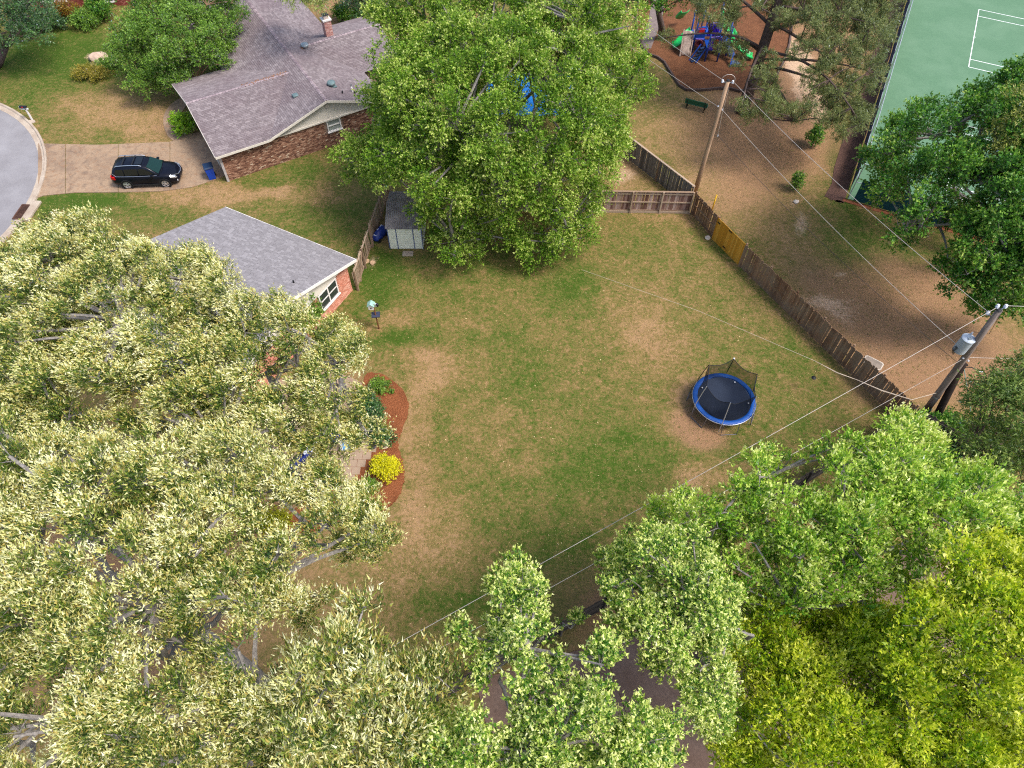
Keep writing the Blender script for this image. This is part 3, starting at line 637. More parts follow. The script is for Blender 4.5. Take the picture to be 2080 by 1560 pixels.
# --- grey roofed house on the left
c2 = PV(722, 589); e2 = PV(685, 631); g1 = (e2 - c2).normalized(); g2 = Vector((g1.y, -g1.x, 0))
if g2.x > 0: g2 = -g2
E1 = PV(722, 527, 2.5)
def H2(t_, s_, z_): p = E1 + g1 * t_ + g2 * s_; return Vector((p.x, p.y, z_))
h2 = thing('gable_house', 'salmon brick house with pale grey shingle roof beside the back lawn', 'house', H2(5, 5, 0))
S3 = .33; HW = 5.9; ZE2 = 2.5; ZR2 = ZE2 + S3 * HW; L2 = 10.15; sl2 = math.hypot(HW, ZR2 - ZE2)
r2 = roof_slab(h2, [H2(0, 0, ZE2), H2(0, L2, ZE2), H2(HW, L2, ZR2), H2(HW, 0, ZR2)]); r2.name = 'roof'
roof_slab(h2, [H2(2 * HW, 0, ZE2), H2(2 * HW, L2, ZE2), H2(HW, L2, ZR2), H2(HW, 0, ZR2)])
sm = MB()
shingle_plane(sm, H2(0, 0, ZE2), g2, H2(HW, 0, ZR2) - H2(0, 0, ZE2), [(0, 0), (L2, 0), (L2, sl2), (0, sl2)])
shingle_plane(sm, H2(2 * HW, 0, ZE2), g2, H2(HW, 0, ZR2) - H2(2 * HW, 0, ZE2), [(0, 0), (L2, 0), (L2, sl2), (0, sl2)])
o = sm.build('shingles', M_SH2, h2, fix=False); o['kind'] = 'stuff'
rc = MB(); ridge(rc, H2(HW, 0, ZR2), H2(HW, L2, ZR2)); o = rc.build('ridge_caps', M_SH2, h2, fix=False); o['kind'] = 'stuff'
for a, b in ((H2(-.05, -.015, ZE2 - .1), H2(HW, -.015, ZR2 - .09)), (H2(HW, -.015, ZR2 - .09), H2(2 * HW + .05, -.015, ZE2 - .1)), (H2(-.015, 0, ZE2 - .08), H2(-.015, L2, ZE2 - .08))):
    MB().beam(a, b, .035, .2).build('fascia', M_WHITE, h2)
ca_, cb_ = H2(.45, .42, 0), H2(2 * HW - .45, .42, 0)
Mg = Matrix.Rotation(math.atan2(g1.y, g1.x), 3, 'Z'); Lg = 2 * HW - .9
MB().box((ca_ + cb_) / 2 + g2 * .15 + Vector((0, 0, 1.25)), (Lg, .25, 2.5), Mg).build('wall', M_MORT2, h2)
bw = MB(); brick_wall(bw, ca_, g1, -g2, Lg, lambda u_: 2.33, [(1.15, 3.0, .85, 2.3)])
o = bw.build('bricks', M_BR2, h2); o['kind'] = 'stuff'
window(h2, ca_, g1, -g2, 1.25, 2.9, .95, 2.2, 2, 2)
MB().slab([H2(.35, .38, 2.36), H2(2 * HW - .35, .38, 2.36), H2(2 * HW - .35, .38, ZE2 + .05), H2(HW, .38, ZR2 - .06), H2(.35, .38, ZE2 + .05)], .06).build('gable', M_CREAM, h2)
for t_ in (.5, 2 * HW - .5):
    MB().box(H2(t_, L2 / 2, 1.2), (.25, L2 - 1, 2.4), Mg).build('wall', M_MORT2, h2)
b = PV(597, 575, 3.6); b = on_plane(597, 575, H2(0, 0, ZE2), g2.cross(H2(HW, 0, ZR2) - H2(0, 0, ZE2)).normalized()); MB().tube([b, b + Vector((0, 0, .2))], .05, 10).build('vent_pipe', M_BLACK, h2)
# rear wing of the same house, seen through the leaves

# --- red brick house at the top edge
o3 = PV(120, 14); e3 = Vector((1, .08, 0)).normalized(); n3v = Vector((.08, -1, 0)).normalized()
h3 = thing('red_house', 'red brick house front at the top edge behind shrubs', 'house', o3 + Vector((3, 5, 0)))
MB().box(o3 + e3 * 2.2 - n3v * .2 + Vector((0, 0, 1.4)), (9.4, .3, 2.8), Matrix.Rotation(math.atan2(e3.y, e3.x), 3, 'Z')).build('wall', M_MORT, h3)
bw = MB(); brick_wall(bw, o3 - e3 * 2.4, e3, n3v, 9.2, lambda u_: 2.75, [(1.0, 3.4, .5, 2.3), (6.0, 7.6, .3, 2.2)]); o = bw.build('bricks', M_BR3, h3); o['kind'] = 'stuff'
window(h3, o3 - e3 * 2.4, e3, n3v, 6.1, 7.5, .4, 2.1, 2, 2, M_GLASS); window(h3, o3 - e3 * 2.4, e3, n3v, 1.1, 3.3, .55, 2.2, 3, 1, M_TINT)
q = o3 - e3 * 3.2; rp = [q + n3v * .6, q + e3 * 11 + n3v * .6, q + e3 * 11 - n3v * 5, q - n3v * 5]
for p_, z_ in zip(rp, (2.75, 2.75, 4.6, 4.6)): p_.z = z_
MB().slab(rp, .12).build('roof', M_SH1, h3)

# --- metal shed
s0 = PV(793, 505); s1 = PV(860, 505); su = (s1 - s0).normalized(); sn = Vector((-su.y, su.x, 0)); sw = (s1 - s0).length; sdp = 3.4; sh = 1.78
def S(u_, d_, z_): p = s0 + su * u_ + sn * d_; return Vector((p.x, p.y, z_))
shd = thing('garden_shed', 'cream metal shed with blue trim and ribbed grey roof under the big tree', 'shed', S(sw / 2, sdp / 2, 0))
M_SHED = plain('shed_cream', srgb(232, 232, 212), .45, 0, .4, .08, 2); M_SHB = plain('shed_blue_trim', srgb(82, 96, 140), .45, 0, .4, .1)
core = MB().prism([S(.02, .02, 0)[:2], S(sw - .02, .02, 0)[:2], S(sw - .02, sdp, 0)[:2], S(.02, sdp, 0)[:2]], 0, sh).build('wall', M_SHED, shd)
Ms = Matrix.Rotation(math.atan2(su.y, su.x), 3, 'Z')
for k in range(11):
    MB().box(S(sw / 2, -.012, .1 + k * .158), (sw - .04, .03, .135), Ms @ Matrix.Rotation(R(-7), 3, 'X')).build('siding_plank', M_SHED, shd)
for u_ in (.0, sw * .25, sw * .75, sw): MB().box(S(u_, -.035, sh / 2), (.05, .05, sh), Ms).build('trim', M_SHB, shd)
MB().box(S(sw + .01, sdp / 2, sh / 2), (.02, sdp - .05, sh), Ms).build('side_panel', plain('shed_side', srgb(222, 222, 214), .5), shd)
MB().box(S(sw / 2, -.03, sh + .02), (sw + .1, .07, .06), Ms).build('trim', M_SHB, shd)
rfm = MB(); nrib = 20; pitch = (sw + .24) / nrib; vs = []; fs = []
for k in range(nrib * 4 + 1):
    u_ = -.12 + k * pitch / 4; hz = (0, .035, .035, 0)[k % 4]
    vs += [S(u_, -.14, sh + .05 + hz), S(u_, sdp * .55, sh + .55 + hz), S(u_, sdp + .1, sh + .12 + hz)]
for k in range(nrib * 4): fs += [(3 * k, 3 * k + 3, 3 * k + 4, 3 * k + 1), (3 * k + 1, 3 * k + 4, 3 * k + 5, 3 * k + 2)]
rfm.add(vs, fs); t = NT('ribbed_roof_metal'); n = t.noise(2.2, 5, .7, t.pos()); t.bsdf(t.ramp(n, [(.35, srgb(122, 110, 106)), (.7, srgb(168, 158, 150))]), .6, .2, .3); rfm.build('roof', t.m, shd)
MB().slab([S(.02, .02, sh), S(.02, sdp, sh), S(.02, sdp * .55, sh + .5)], .03).build('gable', M_SHED, shd); MB().slab([S(sw - .02, .02, sh), S(sw - .02, sdp, sh), S(sw - .02, sdp * .55, sh + .5)], .03).build('gable', M_SHED, shd)
sl_ = MB().box(S(sw * .55, -.5, .03), (.7, .45, .06), Ms).build('stepping_stone', M_CONC); tag(sl_, 'flat pale stepping stone in front of the cream shed', 'stone')

# ------------------------------------------------------------------ fences: every picket is a piece of its own
M_FBROWN = wood_mat('brown_fence_wood', srgb(100, 74, 58), srgb(132, 100, 78), srgb(160, 128, 102), srgb(138, 120, 102))
M_FPALE = wood_mat('pale_fence_wood', srgb(122, 98, 80), srgb(156, 132, 110), srgb(186, 166, 146))
M_FRED = wood_mat('inner_fence_wood', srgb(92, 62, 54), srgb(134, 104, 94), srgb(182, 160, 150))
M_FGREY = wood_mat('grey_fence_wood', srgb(90, 84, 80), srgb(116, 110, 104), srgb(142, 134, 126))
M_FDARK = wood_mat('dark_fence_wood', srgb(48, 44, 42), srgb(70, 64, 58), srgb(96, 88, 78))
M_FNEW = wood_mat('new_yellow_pine', srgb(186, 130, 42), srgb(206, 150, 56), srgb(222, 170, 78))
_pk = {}
def picket_mesh(mat, w_, h, dog=True):
    key = (mat.name, w_, h)
    if key not in _pk:
        c = .03 if dog else 0.0
        pts = [(-w_ / 2, 0), (w_ / 2, 0), (w_ / 2, h - c), (w_ / 2 - c, h), (-w_ / 2 + c, h), (-w_ / 2, h - c)] if dog else [(-w_ / 2, 0), (w_ / 2, 0), (w_ / 2, h), (-w_ / 2, h)]
        vs = [(x, -.009, z) for x, z in pts] + [(x, .009, z) for x, z in pts]; n = len(pts)
        m = MB().add(vs, [tuple(range(n)), tuple(range(n, 2 * n))[::-1]] + [(i, n + i, n + (i + 1) % n, (i + 1) % n) for i in range(n)]); _pk[key] = m.mesh('picket', mat)
    return _pk[key]
def fence(name, label, a, b, mat, h=1.83, w_=.14, gap=.008, side=1, post_side=-1, rails=3, pitch_post=2.4, cap=False, kick=False, post_mat=None, rail_mat=None, lean=1.0, group=None):
    a = Vector(a); b = Vector(b); a.z = b.z = 0; L = (b - a).length; d = (b - a) / L; nr = Vector((-d.y, d.x, 0)); ang = math.atan2(d.y, d.x)
    f = thing(name, label, 'fence', (a + b) / 2, group); me = picket_mesh(mat, w_, h); n = int(L / (w_ + gap))
    for k in range(n):
        p = a + d * (k + .5) * (L / n) + nr * side * (.035 + random.uniform(0, .006)); p.z = random.uniform(0, .03)
        o = bpy.data.objects.new('picket', me); COL.objects.link(o)
        o.matrix_basis = Matrix.Translation(p) @ Matrix.Rotation(ang, 4, 'Z') @ Matrix.Rotation(R(random.gauss(0, lean)), 4, 'Y') @ Matrix.Diagonal((1, 1, 1 + random.uniform(-.03, .02), 1)); attach(o, f)
    rm = rail_mat or mat; pm = post_mat or mat
    for z_ in [h * (.12 + .78 * i / max(1, rails - 1)) for i in range(rails)]: MB().beam(a + Vector((0, 0, z_)), b + Vector((0, 0, z_)), .045, .09).build('rail', rm, f)
    m = max(1, round(L / pitch_post))
    for k in range(m + 1):
        p = a + d * L * k / m + nr * post_side * .075; MB().box(p + Vector((0, 0, (h + .06) / 2)), (.1, .1, h + .06), Matrix.Rotation(ang, 3, 'Z')).build('post', pm, f)
    if cap: MB().beam(a + Vector((0, 0, h + .03)), b + Vector((0, 0, h + .03)), .14, .04).build('cap_board', rm, f)
    if kick: MB().beam(a + nr * post_side * .05 + Vector((0, 0, .1)), b + nr * post_side * .05 + Vector((0, 0, .1)), .03, .18).build('kick_board', rm, f)
    return f
K = PV(1402, 434)                              # corner by the pole
g0, g1_ = PV(1446, 484), PV(1500, 538); far = PV(1832, 862)
fence('picket_fence', 'short run of brown picket fence between the pole corner and the yellow gate', K, g0, M_FBROWN, side=1, post_side=1)
fence('picket_fence', 'long brown picket fence running from the yellow gate towards the transformer pole', g1_, far, M_FBROWN, side=-1, post_side=1)
# new gate section
gt = thing('yellow_gate', 'bright yellow new wooden gate section with black hinges in the brown fence', 'gate', (g0 + g1_) / 2)
d = (g1_ - g0); L = d.length; d.normalize(); ng = Vector((-d.y, d.x, 0)); ng = ng if ng.y < 0 else -ng; me = picket_mesh(M_FNEW, .135, 1.85, False); n = int(L / .142); agl = math.atan2(d.y, d.x)
for k in range(n):
    p = g0 + d * (k + .5) * L / n + ng * .03; o = bpy.data.objects.new('board', me); COL.objects.link(o); o.matrix_basis = Matrix.Translation(p) @ Matrix.Rotation(agl, 4, 'Z') @ Matrix.Diagonal((1, 1, 1 + random.uniform(-.006, .006), 1)); attach(o, gt)
for z_ in (.3, 1.6): MB().beam(g0 + Vector((0, 0, z_)), g1_ + Vector((0, 0, z_)), .045, .1).build('rail', M_FNEW, gt)
for u_, z_ in ((.22, 1.55), (1.35, 1.72), (1.28, .28)): MB().beam(g0 + d * (u_ - .14) + ng * .05 + Vector((0, 0, z_)), g0 + d * (u_ + .14) + ng * .05 + Vector((0, 0, z_)), .02, .09).build('hinge', M_BLACK, gt)
# cross fence facing the lawn
cA_ = PV(1040, 428)
fence('rail_fence', 'weathered cross fence with pale horizontal rails and kick board facing the lawn', K + Vector((-.12, .05, 0)), cA_, M_FRED, h=1.8, side=-1, post_side=1, rails=3, pitch_post=2.2, kick=True, cap=True, post_mat=M_FPALE, rail_mat=M_FPALE)
# neighbour's grey fence
fence('grey_fence', 'grey board fence with cap board between the park and the neighbour yard', PV(1400, 420), PV(1270, 318), M_FGREY, h=1.75, side=1, post_side=-1 if False else 1, cap=True, post_mat=M_FPALE, rail_mat=M_FPALE, pitch_post=3.2)
# old leaning fence by the grey roofed house
fence('leaning_fence', 'pale old leaning picket fence between the grey roofed house and the shed', PV(726, 590), PV(755, 502), M_FPALE, h=1.7, side=1, post_side=-1, rails=2, lean=5, w_=.13, gap=.05)
MB().beam(PV(733, 572) , PV(742, 548) + Vector((0, 0, 1.6)), .07, .05).build('brace', M_FPALE, bpy.data.objects['leaning_fence'])
fence('leaning_fence', 'pale old picket fence continuing past the dark blue bundle behind the shed', PV(756, 499), PV(792, 395), M_FPALE, h=1.7, side=1, post_side=-1, rails=2, lean=3, w_=.13, gap=.04)
# bottom boundary fence under the trees
fA, fB, fC = far, PV(1222, 1240), PV(905, 1420)
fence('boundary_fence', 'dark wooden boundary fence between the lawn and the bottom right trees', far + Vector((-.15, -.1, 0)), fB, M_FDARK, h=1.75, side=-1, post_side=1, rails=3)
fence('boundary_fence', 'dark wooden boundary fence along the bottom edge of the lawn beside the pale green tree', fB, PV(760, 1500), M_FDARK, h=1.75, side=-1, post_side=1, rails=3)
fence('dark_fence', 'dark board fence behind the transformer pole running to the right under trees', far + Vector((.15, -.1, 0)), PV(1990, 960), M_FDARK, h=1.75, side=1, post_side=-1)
# ------------------------------------------------------------------ utility poles and wires
t = NT('weathered_pole'); mp = t.n('ShaderNodeMapping'); mp.inputs['Scale'].default_value = (14, 14, .6); t.l(t.pos(), mp.inputs[0]); n = t.noise(1.5, 6, .75, mp.outputs[0])
t.bsdf(t.ramp(n, [(.25, srgb(126, 106, 92)), (.5, srgb(178, 146, 118)), (.75, srgb(206, 182, 156))]), .95, 0, .1, bump=n, bstr=.6, bdist=.02); M_POLE = t.m
t = NT('grey_pole'); mp = t.n('ShaderNodeMapping'); mp.inputs['Scale'].default_value = (14, 14, .6); t.l(t.pos(), mp.inputs[0]); n = t.noise(1.5, 6, .75, mp.outputs[0])
t.bsdf(t.ramp(n, [(.25, srgb(92, 82, 78)), (.5, srgb(132, 118, 110)), (.78, srgb(172, 160, 150))]), .95, 0, .1, bump=n, bstr=.6, bdist=.02); M_POLE2 = t.m
M_PORC = plain('porcelain', srgb(206, 208, 214), .25, 0, .5, .05); M_WIRE = plain('bare_wire', srgb(196, 186, 176), .5, .3, .4, .05); M_CABLE = plain('dark_cable', srgb(70, 62, 58), .7)
M_TANK = plain('transformer_grey', srgb(176, 186, 196), .45, 0, .4, .06, 2)
p1b = PV(1411, 392); p1t = Vector((p1b.x + .15, p1b.y - .05, 8.75))
up1 = thing('utility_pole', 'tall brown wooden utility pole standing at the fence corner by the park', 'utility pole', p1b)
ax = lambda z_: p1b.lerp(p1t, z_ / 8.75)
MB().tube([ax(0), ax(3), ax(6), ax(8.75)], [.17, .155, .135, .12], 14).build('pole', M_POLE, up1, True)
MB().lathe([(.13, 0), (.1, .06), (.0, .08)], ax(8.74), 12).build('pole_cap', M_BLACK, up1)
for sx in (-.28, .26):
    i_ = MB().tube([ax(8.6), ax(8.6) + Vector((sx, .1 * -sx, .05))], .025, 8).build('bracket', M_GALV, up1)
    MB().lathe([(.03, -.1), (.07, -.07), (.04, -.03), (.08, 0), (.04, .04), (.07, .08), (.03, .11)], ax(8.6) + Vector((sx * 1.15, -.12 * sx, .08)), 12).build('insulator', M_PORC, i_)
hoop = [ax(8.6) + Vector((.42 * math.cos(a) + .02, .1, .12 + .42 * math.sin(a) * .9)) for a in np.linspace(-.2, math.pi + .2, 16)]
MB().tube(hoop, .014, 6).build('jumper', M_WIRE, up1)
MB().tube([ax(8.3) + Vector((.16, -.05, 0)), ax(6.6) + Vector((.2, -.1, 0)), ax(4.9) + Vector((.34, -.15, 0))], .012, 6).build('ground_wire', M_WIRE, up1)
MB().lathe([(.02, -.08), (.05, -.05), (.05, .05), (.02, .08)], ax(4.9) + Vector((.34, -.15, 0)), 10).build('insulator', M_PORC, up1)
for z_ in (7.0, 6.75): MB().lathe([(.03, -.06), (.06, 0), (.03, .06)], ax(z_) + Vector((.17 if z_ < 7 else -.17, -.05, 0)), 10).build('insulator', M_PORC, up1)
p2t = PV(2030, 630, 9.0); p2b = PV(1872, 846)
up2 = thing('utility_pole', 'grey leaning utility pole carrying a pale transformer drum near the right edge', 'utility pole', p2b)
ax2 = lambda z_: p2b.lerp(p2t, z_ / 9.0)
MB().tube([ax2(0), ax2(3), ax2(6), ax2(9)], [.19, .175, .16, .14], 14).build('pole', M_POLE2, up2, True)
MB().lathe([(.15, 0), (.1, .05), (0, .07)], ax2(8.98), 12).build('pole_cap', M_BLACK, up2)
for dx, dy, z_ in ((-.12, .1, 9.05), (.22, .1, 9.05), (-.3, .12, 8.55)):
    b_ = MB().tube([ax2(z_ - .15), ax2(z_) + Vector((dx, dy, .05))], .03, 8).build('bracket', M_GALV, up2)
    MB().lathe([(.03, -.1), (.08, -.06), (.04, -.02), (.09, .02), (.04, .06), (.07, .1), (.03, .12)], ax2(z_) + Vector((dx * 1.1, dy, .1)), 12).build('insulator', M_PORC, b_)
tk = ax2(6.35) + Vector((-.42, .1, 0))
tn = MB().lathe([(.0, -.5), (.27, -.5), (.31, -.46), (.31, .42), (.33, .43), (.33, .47), (.29, .5), (.12, .56), (0, .57)], tk, 24).build('transformer', M_TANK, up2, False)
MB().lathe([(.03, 0), (.05, .03), (.03, .07), (.055, .1), (.03, .14), (.05, .18), (.02, .24)], tk + Vector((.12, .18, .5)), 10).build('bushing', M_PORC, tn)
MB().box(tk + Vector((-.05, -.1, .575)), (.14, .14, .03)).build('lid_plate', M_GALV, tn)
for z_ in (-.3, .25): MB().beam(tk + Vector((.2, -.05, z_)), ax2(6.35 + z_), .08, .08).build('bracket', M_GALV, tn)
for k in range(4): MB().tube([tk + Vector((-.3, -.05 * k, -.1)), tk + Vector((-.45, -.05 - .05 * k, -.25 - .06 * k)), tk + Vector((-.2, -.1, -.55 - .05 * k))], .014, 5).build('lead_wire', M_BLACK, tn)
MB().tube([ax2(8.9) + Vector((.05, -.15, 0)), ax2(7.4) + Vector((.25, -.1, 0)), tk + Vector((.14, .18, .75))], .012, 5).build('jumper', M_CABLE, up2)
MB().lathe([(.2, -.16), (.215, -.1), (.215, .1), (.2, .16)], ax2(.75), 14).build('band', plain('teal_tape', srgb(46, 108, 124), .6), up2)
MB().lathe([(.19, -.03), (.2, .03)], ax2(2.0), 14).build('band', M_GALV, up2)
for k in range(3): MB().lathe([(.03, -.05), (.06, 0), (.03, .05)], ax2(5.3) + Vector((.2 - .18 * k, -.1, .1 * k)), 10).build('insulator', M_PORC, up2)
# old dark stub pole
sb, stp = PV(1892, 866), PV(1957, 738, 4.6)
stub = thing('stub_pole', 'short black tarred stub pole standing beside the transformer pole', 'utility pole', sb)
MB().tube([sb, sb.lerp(stp, .5), stp], [.2, .19, .17], 12).build('pole', plain('tarred_wood', srgb(44, 34, 30), .9, 0, .2, .35, 6), stub, True)
for k in range(4): MB().box(stp + Vector((.12, -.02, -.1 - .18 * k)), (.28, .1, .08)).build('cable_clamp', M_BLACK, stub)
MB().tube([stp + Vector((0, 0, -.3)), stp + Vector((.5, -.1, -.2)), stp + Vector((.95, -.25, -.35))], .025, 6).build('side_arm', M_BLACK, stub)
MB().box(stp + Vector((.98, -.26, -.35)), (.24, .08, .07), Matrix.Rotation(.3, 3, 'Z')).build('splice_case', M_PORC, stub)

def wire(label, a, b, r_=.012, sag=.25, mat=None, cat='power line', name='power_line', n=18):
    a = Vector(a); b = Vector(b); pts = [a.lerp(b, k / n) - Vector((0, 0, sag * 4 * (k / n) * (1 - k / n))) for k in range(n + 1)]
    return tag(MB().tube(pts, r_, 6).build(name, mat or M_WIRE), label, cat)
def past(a, px, py, z, k=1.25):
    q = PV(px, py, z); return Vector(a) + (q - Vector(a)) * k
tp1 = ax(8.65); md1 = ax(6.95); tp2 = ax2(8.6) + Vector((-.3, .1, .1)); md2 = tk + Vector((-.25, 0, -.1)); tt2 = ax2(9.0) + Vector((-.1, .1, .1))
wire('upper bare wire from the brown pole towards the top edge over the playground', tp1 + Vector((-.3, 0, .1)), past(tp1, 1245, 0, 8.6), sag=.1)
wire('lower bare wire from the brown pole towards the top edge above the big tree', md1 + Vector((-.17, 0, 0)), past(md1, 1150, 0, 7.6), sag=.1)
wire('upper bare wire running from the brown pole to the transformer pole', tp1 + Vector((.3, -.05, .08)), tp2, sag=.35)
wire('lower bare wire running from the brown pole to the transformer drum', ax(6.75) + Vector((.17, -.05, 0)), md2, sag=.35)
wire('thin dark cable hung lowest between the brown pole and the stub pole', ax(5.2), ax2(5.0) + Vector((-.1, -.1, 0)), .012, .5, M_CABLE, 'cable', 'cable')
wire('upper bare wire crossing the lawn from the transformer pole top to the lower left', tt2, past(tt2, 750, 1336, 8.6, 1.3), sag=.2, r_=.011)
wire('lower bare wire crossing the lawn from below the transformer to the lower left', ax2(5.35), past(ax2(5.35), 865, 1330, 6.0, 1.3), sag=.2, r_=.010)
wire('wire leaving the top of the transformer pole to the right edge', ax2(9.1) + Vector((.24, .1, .1)), past(ax2(9.1), 2085, 626, 9.1, 4), sag=.05)
wire('wire leaving the transformer pole below the drum to the right edge', ax2(5.5) + Vector((.2, -.05, 0)), past(ax2(5.5), 2085, 727, 5.6, 4), sag=.05)
gw = wire('green grey guy wire slanting down from the stub pole into the trees', stp + Vector((.05, 0, -.1)), PV(1996, 990, 0), .02, .0, plain('guy_green', srgb(120, 150, 140), .5), 'guy wire', 'guy_wire')
# service drop to the house with its splice and weight
sv = thing('service_cable', 'sagging service cable over the lawn from the pole base towards the house', 'cable', PV(1664, 738, 3.0))
pq = [(PV(1182, 548, 3.4), .008), (PV(1420, 632, 2.9), .009), (PV(1655, 733, 2.6), .011), (PV(1700, 757, 2.55), .03), (PV(1742, 772, 2.5), .014), (PV(1790, 793, 2.5), .035), (PV(1852, 812, 2.45), .02), (ax2(2.4), .02)]
MB().tube([p for p, _ in pq], [r_ for _, r_ in pq], 6).build('strand', plain('twisted_wire', srgb(188, 170, 150), .6), sv)
MB().tube([PV(1666, 738, 2.6), PV(1653, 765, 1.2)], .007, 5).build('tail_cord', M_BLACK, sv)
MB().lathe([(.0, -.05), (.12, -.05), (.14, 0), (.06, .06), (0, .07)], PV(1653, 767, 1.15), 12).build('weight', M_BLACK, sv)

# ------------------------------------------------------------------ trampoline
tc = PV(1471, 809, .88); tr_ = 1.72
tm = thing('trampoline', 'round blue trampoline with a black net, standing on the bare lawn patch', 'trampoline', (tc.x, tc.y, 0))
M_TB = plain('blue_pad', srgb(14, 74, 150), .55, 0, .4, .22, 2.5); M_MAT = plain('black_jump_mat', srgb(34, 44, 62), .75, 0, .3, .12, 1.5); M_STEEL = plain('steel_tube', srgb(198, 200, 208), .35, .6, .5, .05)
ringp = lambda r_, z_, n=48: [(tc.x + r_ * math.cos(2 * math.pi * k / n), tc.y + r_ * math.sin(2 * math.pi * k / n), z_) for k in range(n)]
def loop_tube(r_, z_, rad, name, m_): 
    q = ringp(r_, z_, 48); q = q + [q[0]]; return MB().tube(q, rad, 8, False).build(name, m_, tm, True)
loop_tube(tr_ + .02, .84, .03, 'frame_ring', M_STEEL)
mk = MB(); prof = [(tr_ - .25, .86), (tr_ - .23, .895), (tr_ - .13, .92), (tr_ - .02, .9), (tr_ + .03, .87), (tr_ - .02, .845)]; N = 60
rg = [[(tc.x + r_ * math.cos(2 * math.pi * k / N), tc.y + r_ * math.sin(2 * math.pi * k / N), z_ + random.uniform(-.008, .008)) for r_, z_ in prof] for k in range(N)]
mk.loft(rg + [rg[0]], cap=False).build('pad', M_TB, tm, True)
vs = [(tc.x, tc.y, .80)]; fs = []
for j, (r_, z_) in enumerate(((.5, .805), (1.0, .825), (tr_ - .20, .86))): vs += [(x, y, z_) for x, y, _ in ringp(r_, 0, 48)]
for k in range(48): fs.append((0, 1 + k, 1 + (k + 1) % 48))
for j in range(2):
    for k in range(48): fs.append((1 + j * 48 + k, 1 + (j + 1) * 48 + k, 1 + (j + 1) * 48 + (k + 1) % 48, 1 + j * 48 + (k + 1) % 48))
MB().add(vs, fs).build('jump_mat', M_MAT, tm, True, fix=False)
for k in range(6):
    a = R(95 + 60 * k); q = Vector((tc.x, tc.y, 0)); e_ = Vector((math.cos(a), math.sin(a), 0)); sd_ = Vector((-e_.y, e_.x, 0))
    p0, p1_ = q + e_ * (tr_ + .0) + sd_ * .45, q + e_ * (tr_ + .0) - sd_ * .45
    MB().tube([p0 * 1 + Vector((0, 0, .84)), p0 + e_ * .14 + Vector((0, 0, .03)), p1_ + e_ * .14 + Vector((0, 0, .03)), p1_ + Vector((0, 0, .84))], .024, 8).build('leg', plain('leg_steel', srgb(112, 112, 118), .45, .6), tm)
angs = [R(x) for x in (112, 62, 20, -28, -88, -140)]
angs = [R(17 + 60 * k) for k in range(6)]
tops = []
M_POST = plain('dark_foam_pole', srgb(30, 32, 38), .8)
for k, a in enumerate(angs):
    e_ = Vector((math.cos(a), math.sin(a), 0)); b0 = Vector((tc.x, tc.y, .1)) + e_ * (tr_ + .06); t0 = Vector((tc.x, tc.y, 2.6)) + e_ * (tr_ - .22)
    fm_ = k in (3, 4, 5)
    MB().tube([b0, b0 + Vector((0, 0, .9)), b0.lerp(t0, .75) + e_ * .06, t0], .022, 8).build('net_pole', M_POST if not fm_ else M_STEEL, tm); tops.append((t0, a))
MB().lathe([(0, 0), (.05, .01), (.05, .05), (0, .07)], tops[1][0], 8).build('pole_knob', M_PORC, tm)
t = NT('black_netting'); tb = t.n('ShaderNodeBsdfTransparent'); db = t.n('ShaderNodeBsdfDiffuse'); db.inputs[0].default_value = col(.012, .014, .02); mx = t.n('ShaderNodeMixShader'); mx.inputs[0].default_value = .58
t.l(tb.outputs[0], mx.inputs[1]); t.l(db.outputs[0], mx.inputs[2]); t.l(mx.outputs[0], t.out.inputs[0]); M_NET = t.m
nv = []; nf = []; NS = 12; NR = 7; edge = []
for k in range(6):
    (ta, aa), (tb_, ab) = tops[k], tops[(k + 1) % 6]; ab = aa + R(60)
    for j in range(NS):
        f_ = j / NS; sag = 4 * f_ * (1 - f_); topp = ta.lerp(tb_, f_); low_side = k in (3, 4)
        topp.z -= sag * (.22 if not low_side else .75)
        a = aa + R(60) * f_; e_ = Vector((math.cos(a), math.sin(a), 0))
        if not low_side: topp -= e_ * sag * .05
        else: topp -= e_ * sag * .25
        edge.append(topp); bot = Vector((tc.x, tc.y, .9)) + e_ * (tr_ - .25)
        for i in range(NR): 
            g_ = i / (NR - 1); p = topp.lerp(bot, g_) - e_ * (.12 * sag * math.sin(g_ * math.pi) + .02 * math.sin(9 * a + 5 * g_)); nv.append(p)
M_ = 6 * NS
for k in range(M_):
    for i in range(NR - 1): k2 = (k + 1) % M_; nf.append((k * NR + i, k2 * NR + i, k2 * NR + i + 1, k * NR + i + 1))
MB().add(nv, nf).build('net', M_NET, tm, True, fix=False)
MB().tube(edge + [edge[0]], .018, 6, False).build('net_hem', M_POST, tm)
for a in (55, -15, 150): MB().lathe([(0, 0), (.045, .01), (.045, .04), (0, .055)], (tc.x + 1.32 * math.cos(R(a)), tc.y + 1.32 * math.sin(R(a)), .91), 8).build('pad_button', M_PORC, tm)

